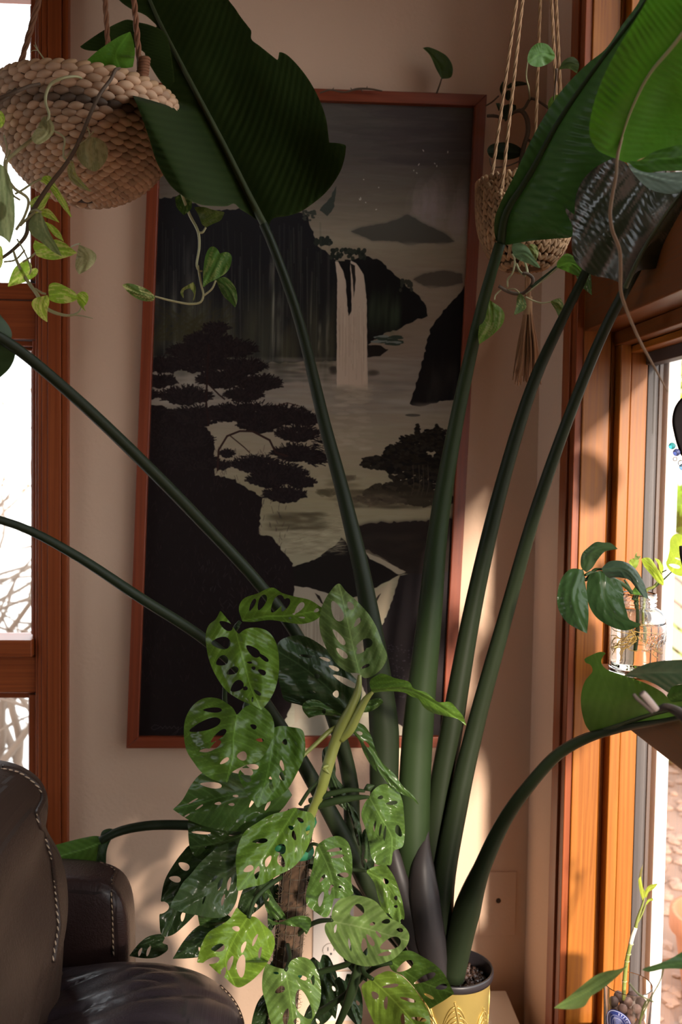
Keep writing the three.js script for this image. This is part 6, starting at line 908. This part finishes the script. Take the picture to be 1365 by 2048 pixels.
{
  const t = thing('bare_branch_stub', 'sawn grey branch stub poking in at the right edge before the rolled leaf', 'branch', P(1330, 1415, 1.0)), bark = std({ color: rgb(0.035, 0.023, 0.018), roughness: 0.9 });
  part(t, 'branch', stemPx([[1318, 1418, 1.02, 5], [1332, 1413, 1.01, 7], [1350, 1420, 1.0, 10], [1380, 1440, 0.97, 13], [1420, 1460, 0.94, 15]], 10), bark);
  part(t, 'side_stub', stemPx([[1314, 1420, 1.0, 7], [1302, 1406, 1.0, 8], [1290, 1392, 1.0, 8], [1284, 1386, 1.0, 7]], 12), std({ color: rgb(0.13, 0.1, 0.09), roughness: 0.8 }), 'pale sawn side stub');
  part(t, 'stub_shade', stemPx([[1306, 1424, 1.0, 5], [1290, 1410, 1.0, 4], [1272, 1394, 1.0, 4], [1268, 1388, 1.0, 3]], 8), bark);  // dark strip stands in for shading on the lower side of the stub
}
{
  const d = 1.64, t = thing('pull_cord', 'thin white pull cord with a knotted end beside the window beam', 'cord', P(1203, 560, d));
  part(t, 'cord', stemPx([[1200, 332, d, 1.2], [1202, 450, d, 1.2], [1203, 560, d, 1.3], [1202, 606, d, 1.3]], 6), M.white);
  part(t, 'hook', sweep([P(1200, 330, 1.69), P(1200, 330, 1.65), P(1200, 336, 1.64), P(1200, 332, 1.632)], 0.0015, 6, 12), M.metal);
  part(t, 'cord_tip', stemPx([[1202, 603, d, 2], [1202, 610, d, 3.4], [1201, 616, d, 3], [1202, 624, d, 3.6], [1201, 628, d, 1]], 8), M.white);
}
{
  const d = 1.42, t = thing('hanging_ornament', 'black hanging ornament with turquoise glass beads before the right window', 'ornament', P(1375, 860, d)), blk = phy({ color: rgb(0.008, 0.006, 0.006), roughness: 0.8, specularIntensity: 0.15 });
  const q = [[1355, 812], [1349, 830], [1348, 846], [1352, 868], [1358, 890], [1368, 912], [1400, 930], [1440, 860], [1400, 800], [1370, 796]], s = new THREE.Shape(smooth(q, true, 5).map(([x, y]) => { const p = P(x, y, d); return new THREE.Vector2(p.x, p.y); }));
  part(t, 'black_disc', new THREE.ExtrudeGeometry(s, { depth: 0.006, bevelEnabled: true, bevelSize: 0.002, bevelThickness: 0.002, bevelSegments: 2 }).translate(0, 0, -d), blk);
  part(t, 'black_disc', stemPx([[1362, 1092, d, 3], [1366, 1110, d, 6], [1372, 1128, d, 8]], 8), blk);
  part(t, 'cord', stemPx([[1385, 800, d, 1], [1380, 300, d, 1], [1378, -60, d, 1]], 5), blk);
  const bead = (x, y, r, c) => { const p = P(x, y, d); part(t, 'glass_bead', new THREE.SphereGeometry(r * pxm(d), 20, 14).translate(p.x, p.y, p.z + 0.004), phy({ color: rgb(...c), transmission: 0.7, thickness: 0.01, roughness: 0.05, ior: 1.5 })); };
  bead(1343, 892, 7, [0.08, 0.5, 0.55]); bead(1352, 905, 7.5, [0.1, 0.13, 0.35]); bead(1364, 934, 7, [0.2, 0.35, 0.5]); for (let i = 0; i < 7; i++) bead(1350 + i * 2.4, 862 + i * 7.4, 1.6, [0.8, 0.75, 0.7]);
  for (const [x, y, r] of [[1349, 918, 4], [1360, 926, 5]]) { const g = new THREE.TorusGeometry(r * pxm(d), 0.0006, 5, 20), p = P(x, y, d); g.translate(p.x, p.y, p.z + 0.004); part(t, 'wire_ring', g, M.metal); }
}
// ---------- outside ----------
{
  const G = -0.25;
  const soil = std({ color: rgb(0.2, 0.13, 0.1), roughness: 1 }), grass = std({ color: rgb(0.16, 0.22, 0.04), roughness: 1 });
  struct('ground', box(0.35, 40, G - 0.3, G, -40, 30, 0.001), soil); struct('ground', box(-40, 0.349, G - 0.3, G - 0.01, -40, ZB - 0.3, 0.001), std({ color: rgb(0.72, 0.7, 0.67), roughness: 1 }));
  // loose mulch to be seen through the right window
  const mu = []; for (let i = 0; i < 900; i++) { const g = new THREE.IcosahedronGeometry(rr(0.01, 0.035), 0); g.scale(rr(0.7, 1.6), rr(0.3, 0.7), rr(0.7, 1.4)); g.rotateY(rnd() * 6); g.translate(rr(0.8, 2.6), G + 0.005, -rr(2.3, 5)); g.deleteAttribute('uv'); mu.push(g); }
  const mm = single('garden_mulch', merge(mu), std({ color: rgb(0.26, 0.17, 0.13), roughness: 1 }), 'loose brown bark mulch on the ground outside the right window', 'mulch'); mm.userData.kind = 'stuff';
  // weathered slats leaning on the bank
  const plank = std({ color: rgb(0.3, 0.3, 0.22), roughness: 0.9 }), bw = thing('slat_screen', 'pale weathered slats leaning on the bank outside the right window', 'fence', V(1.7, G, -4.05));
  for (let i = 0; i < 9; i++) { const g = box(-0.75, 0.75, -0.035, 0.035, -0.012, 0.012, 0.004); g.rotateZ(-0.62); g.translate(1.95, G + 0.2 + i * 0.098, -4.05); part(bw, 'slat', g, plank); }
  // bushes and grass beyond
  const blade = new THREE.PlaneGeometry(0.03, 0.16, 1, 2); blade.translate(0, 0.08, 0);
  const bush = (name, label, x, y, z, rx, ry, rz, n, c, s) => { const im = new THREE.InstancedMesh(blade, std({ color: rgb(1, 1, 1), roughness: 0.8, side: THREE.DoubleSide }), n), m = new THREE.Matrix4(); const t = thing(name, label, 'bush', V(x, G, z)); for (let i = 0; i < n; i++) { const v = V(rr(-1, 1), rr(-1, 1), rr(-1, 1)); if (v.length() > 1) v.normalize(); m.compose(V(v.x * rx, y - G + v.y * ry, v.z * rz), new THREE.Quaternion().setFromEuler(new THREE.Euler(rr(-1, 1), rr(0, 6), rr(-1, 1))), V(s * rr(0.7, 1.3), s * rr(0.7, 1.3), s)); im.setMatrixAt(i, m); const k = rr(0.6, 1.25); im.setColorAt(i, rgb(c[0] * k, c[1] * k, c[2] * k)); } im.name = 'foliage'; im.userData.kind = 'stuff'; im.castShadow = true; t.add(im); part(t, 'trunk', new THREE.CylinderGeometry(0.03, 0.05, Math.max(0.1, y - G), 8).translate(x, G + (y - G) / 2, z), M.stemBrown); };
  bush('garden_bush', 'yellow-green bush high outside the right window', 3.75, 2.1, -9, 0.9, 0.8, 0.7, 2600, [0.34, 0.36, 0.05], 1); bush('garden_bush', 'low bright green tuft outside behind the ornament', 2.55, 0.85, -6, 0.28, 0.25, 0.3, 1200, [0.2, 0.34, 0.02], 0.9); bush('garden_bush', 'mid green bush above the weathered boards outside', 2.3, -0.1, -5.2, 0.45, 0.5, 0.4, 1800, [0.18, 0.27, 0.06], 0.9);
  // added unseen tree: its crown blocks the upper sun and dapples the jamb
  { const t = thing('sun_blocker_tree', 'added leafy tree beside the right window whose crown blocks and breaks up the sunlight', 'tree', V(2.3, G, 1.6)); const n = 2600, im = new THREE.InstancedMesh(new THREE.CircleGeometry(0.045, 7), std({ color: rgb(0.1, 0.17, 0.03), side: THREE.DoubleSide, roughness: 0.8 }), n), m = new THREE.Matrix4(); for (let i = 0; i < n; i++) { const v = V(rr(-1, 1), rr(-1, 1), rr(-1, 1)); if (v.length() > 1) v.normalize(); m.compose(V(1.28 - 2.3 + v.x * 0.6, 3.0 - G + v.y * 0.78, 1.0 - 1.6 + v.z * 0.8), new THREE.Quaternion().setFromEuler(new THREE.Euler(rr(0, 6), rr(0, 6), 0)), V(1, 1.3, 1)); im.setMatrixAt(i, m); } im.name = 'foliage'; im.userData.kind = 'stuff'; im.castShadow = true; t.add(im); part(t, 'trunk', sweep([V(2.3, G, 1.6), V(2.25, 1.2, 1.5), V(1.7, 2.4, 1.2), V(1.3, 3.0, 1.0)], [0.09, 0.07, 0.05, 0.03], 10, 20), M.stemBrown); }
  const tp = thing('terracotta_pot', 'small terracotta pot on the ground outside, at the right edge', 'flower pot', V(1.27, G, -2.72)); part(tp, 'pot_body', spin([[0, 0], [0.1, 0], [0.13, 0.2], [0.145, 0.2], [0.145, 0.25], [0.125, 0.25], [0.1, 0.03], [0, 0.02]], 32).translate(1.27, G, -2.72), std({ color: rgb(0.42, 0.16, 0.08), roughness: 0.85 }));
  // bare pale shrub beyond the left window
  const tw = std({ color: rgb(0.2, 0.15, 0.115), roughness: 0.95 });
  const shrub = (label, x, z, n, hgt, sp) => { const t = thing('bare_shrub', label, 'shrub', V(x, G, z)); for (let i = 0; i < n; i++) { let p = V(x + rr(-sp, sp) * 0.3, G, z + rr(-0.3, 0.3)), dr = V(rr(-0.8, 0.8), 1, rr(-0.4, 0.4)).normalize(); const pts = [p.clone()], rs = [0.022]; for (let j = 1; j < 8; j++) { dr.add(V(rr(-0.6, 0.6), rr(-0.28, 0.2), rr(-0.3, 0.3))).normalize(); p = p.clone().addScaledVector(dr, hgt / 6); pts.push(p); rs.push(0.022 * (1 - j / 8.8)); } part(t, 'branch', sweep(pts, rs, 5, 24), tw); for (let k = 0; k < 6; k++) { const a = pts[2 + Math.floor(rnd() * 5)], q = V(rr(-1, 1), rr(-0.3, 0.7), rr(-0.5, 0.5)).multiplyScalar(rr(0.15, 0.4)); part(t, 'twig', sweep([a, a.clone().addScaledVector(q, 0.5).add(V(0, rr(-0.05, 0.05), 0)), a.clone().add(q)], [0.006, 0.0045, 0.0015], 4, 8), tw); } } };
  shrub('pale bare-branched shrub filling the lower left window', -1.75, -4.2, 70, 1.35, 2.4); shrub('second bare shrub farther out beyond the left window', -3.4, -8.6, 50, 2.4, 2.6);
}
renderer.render(scene, camera);
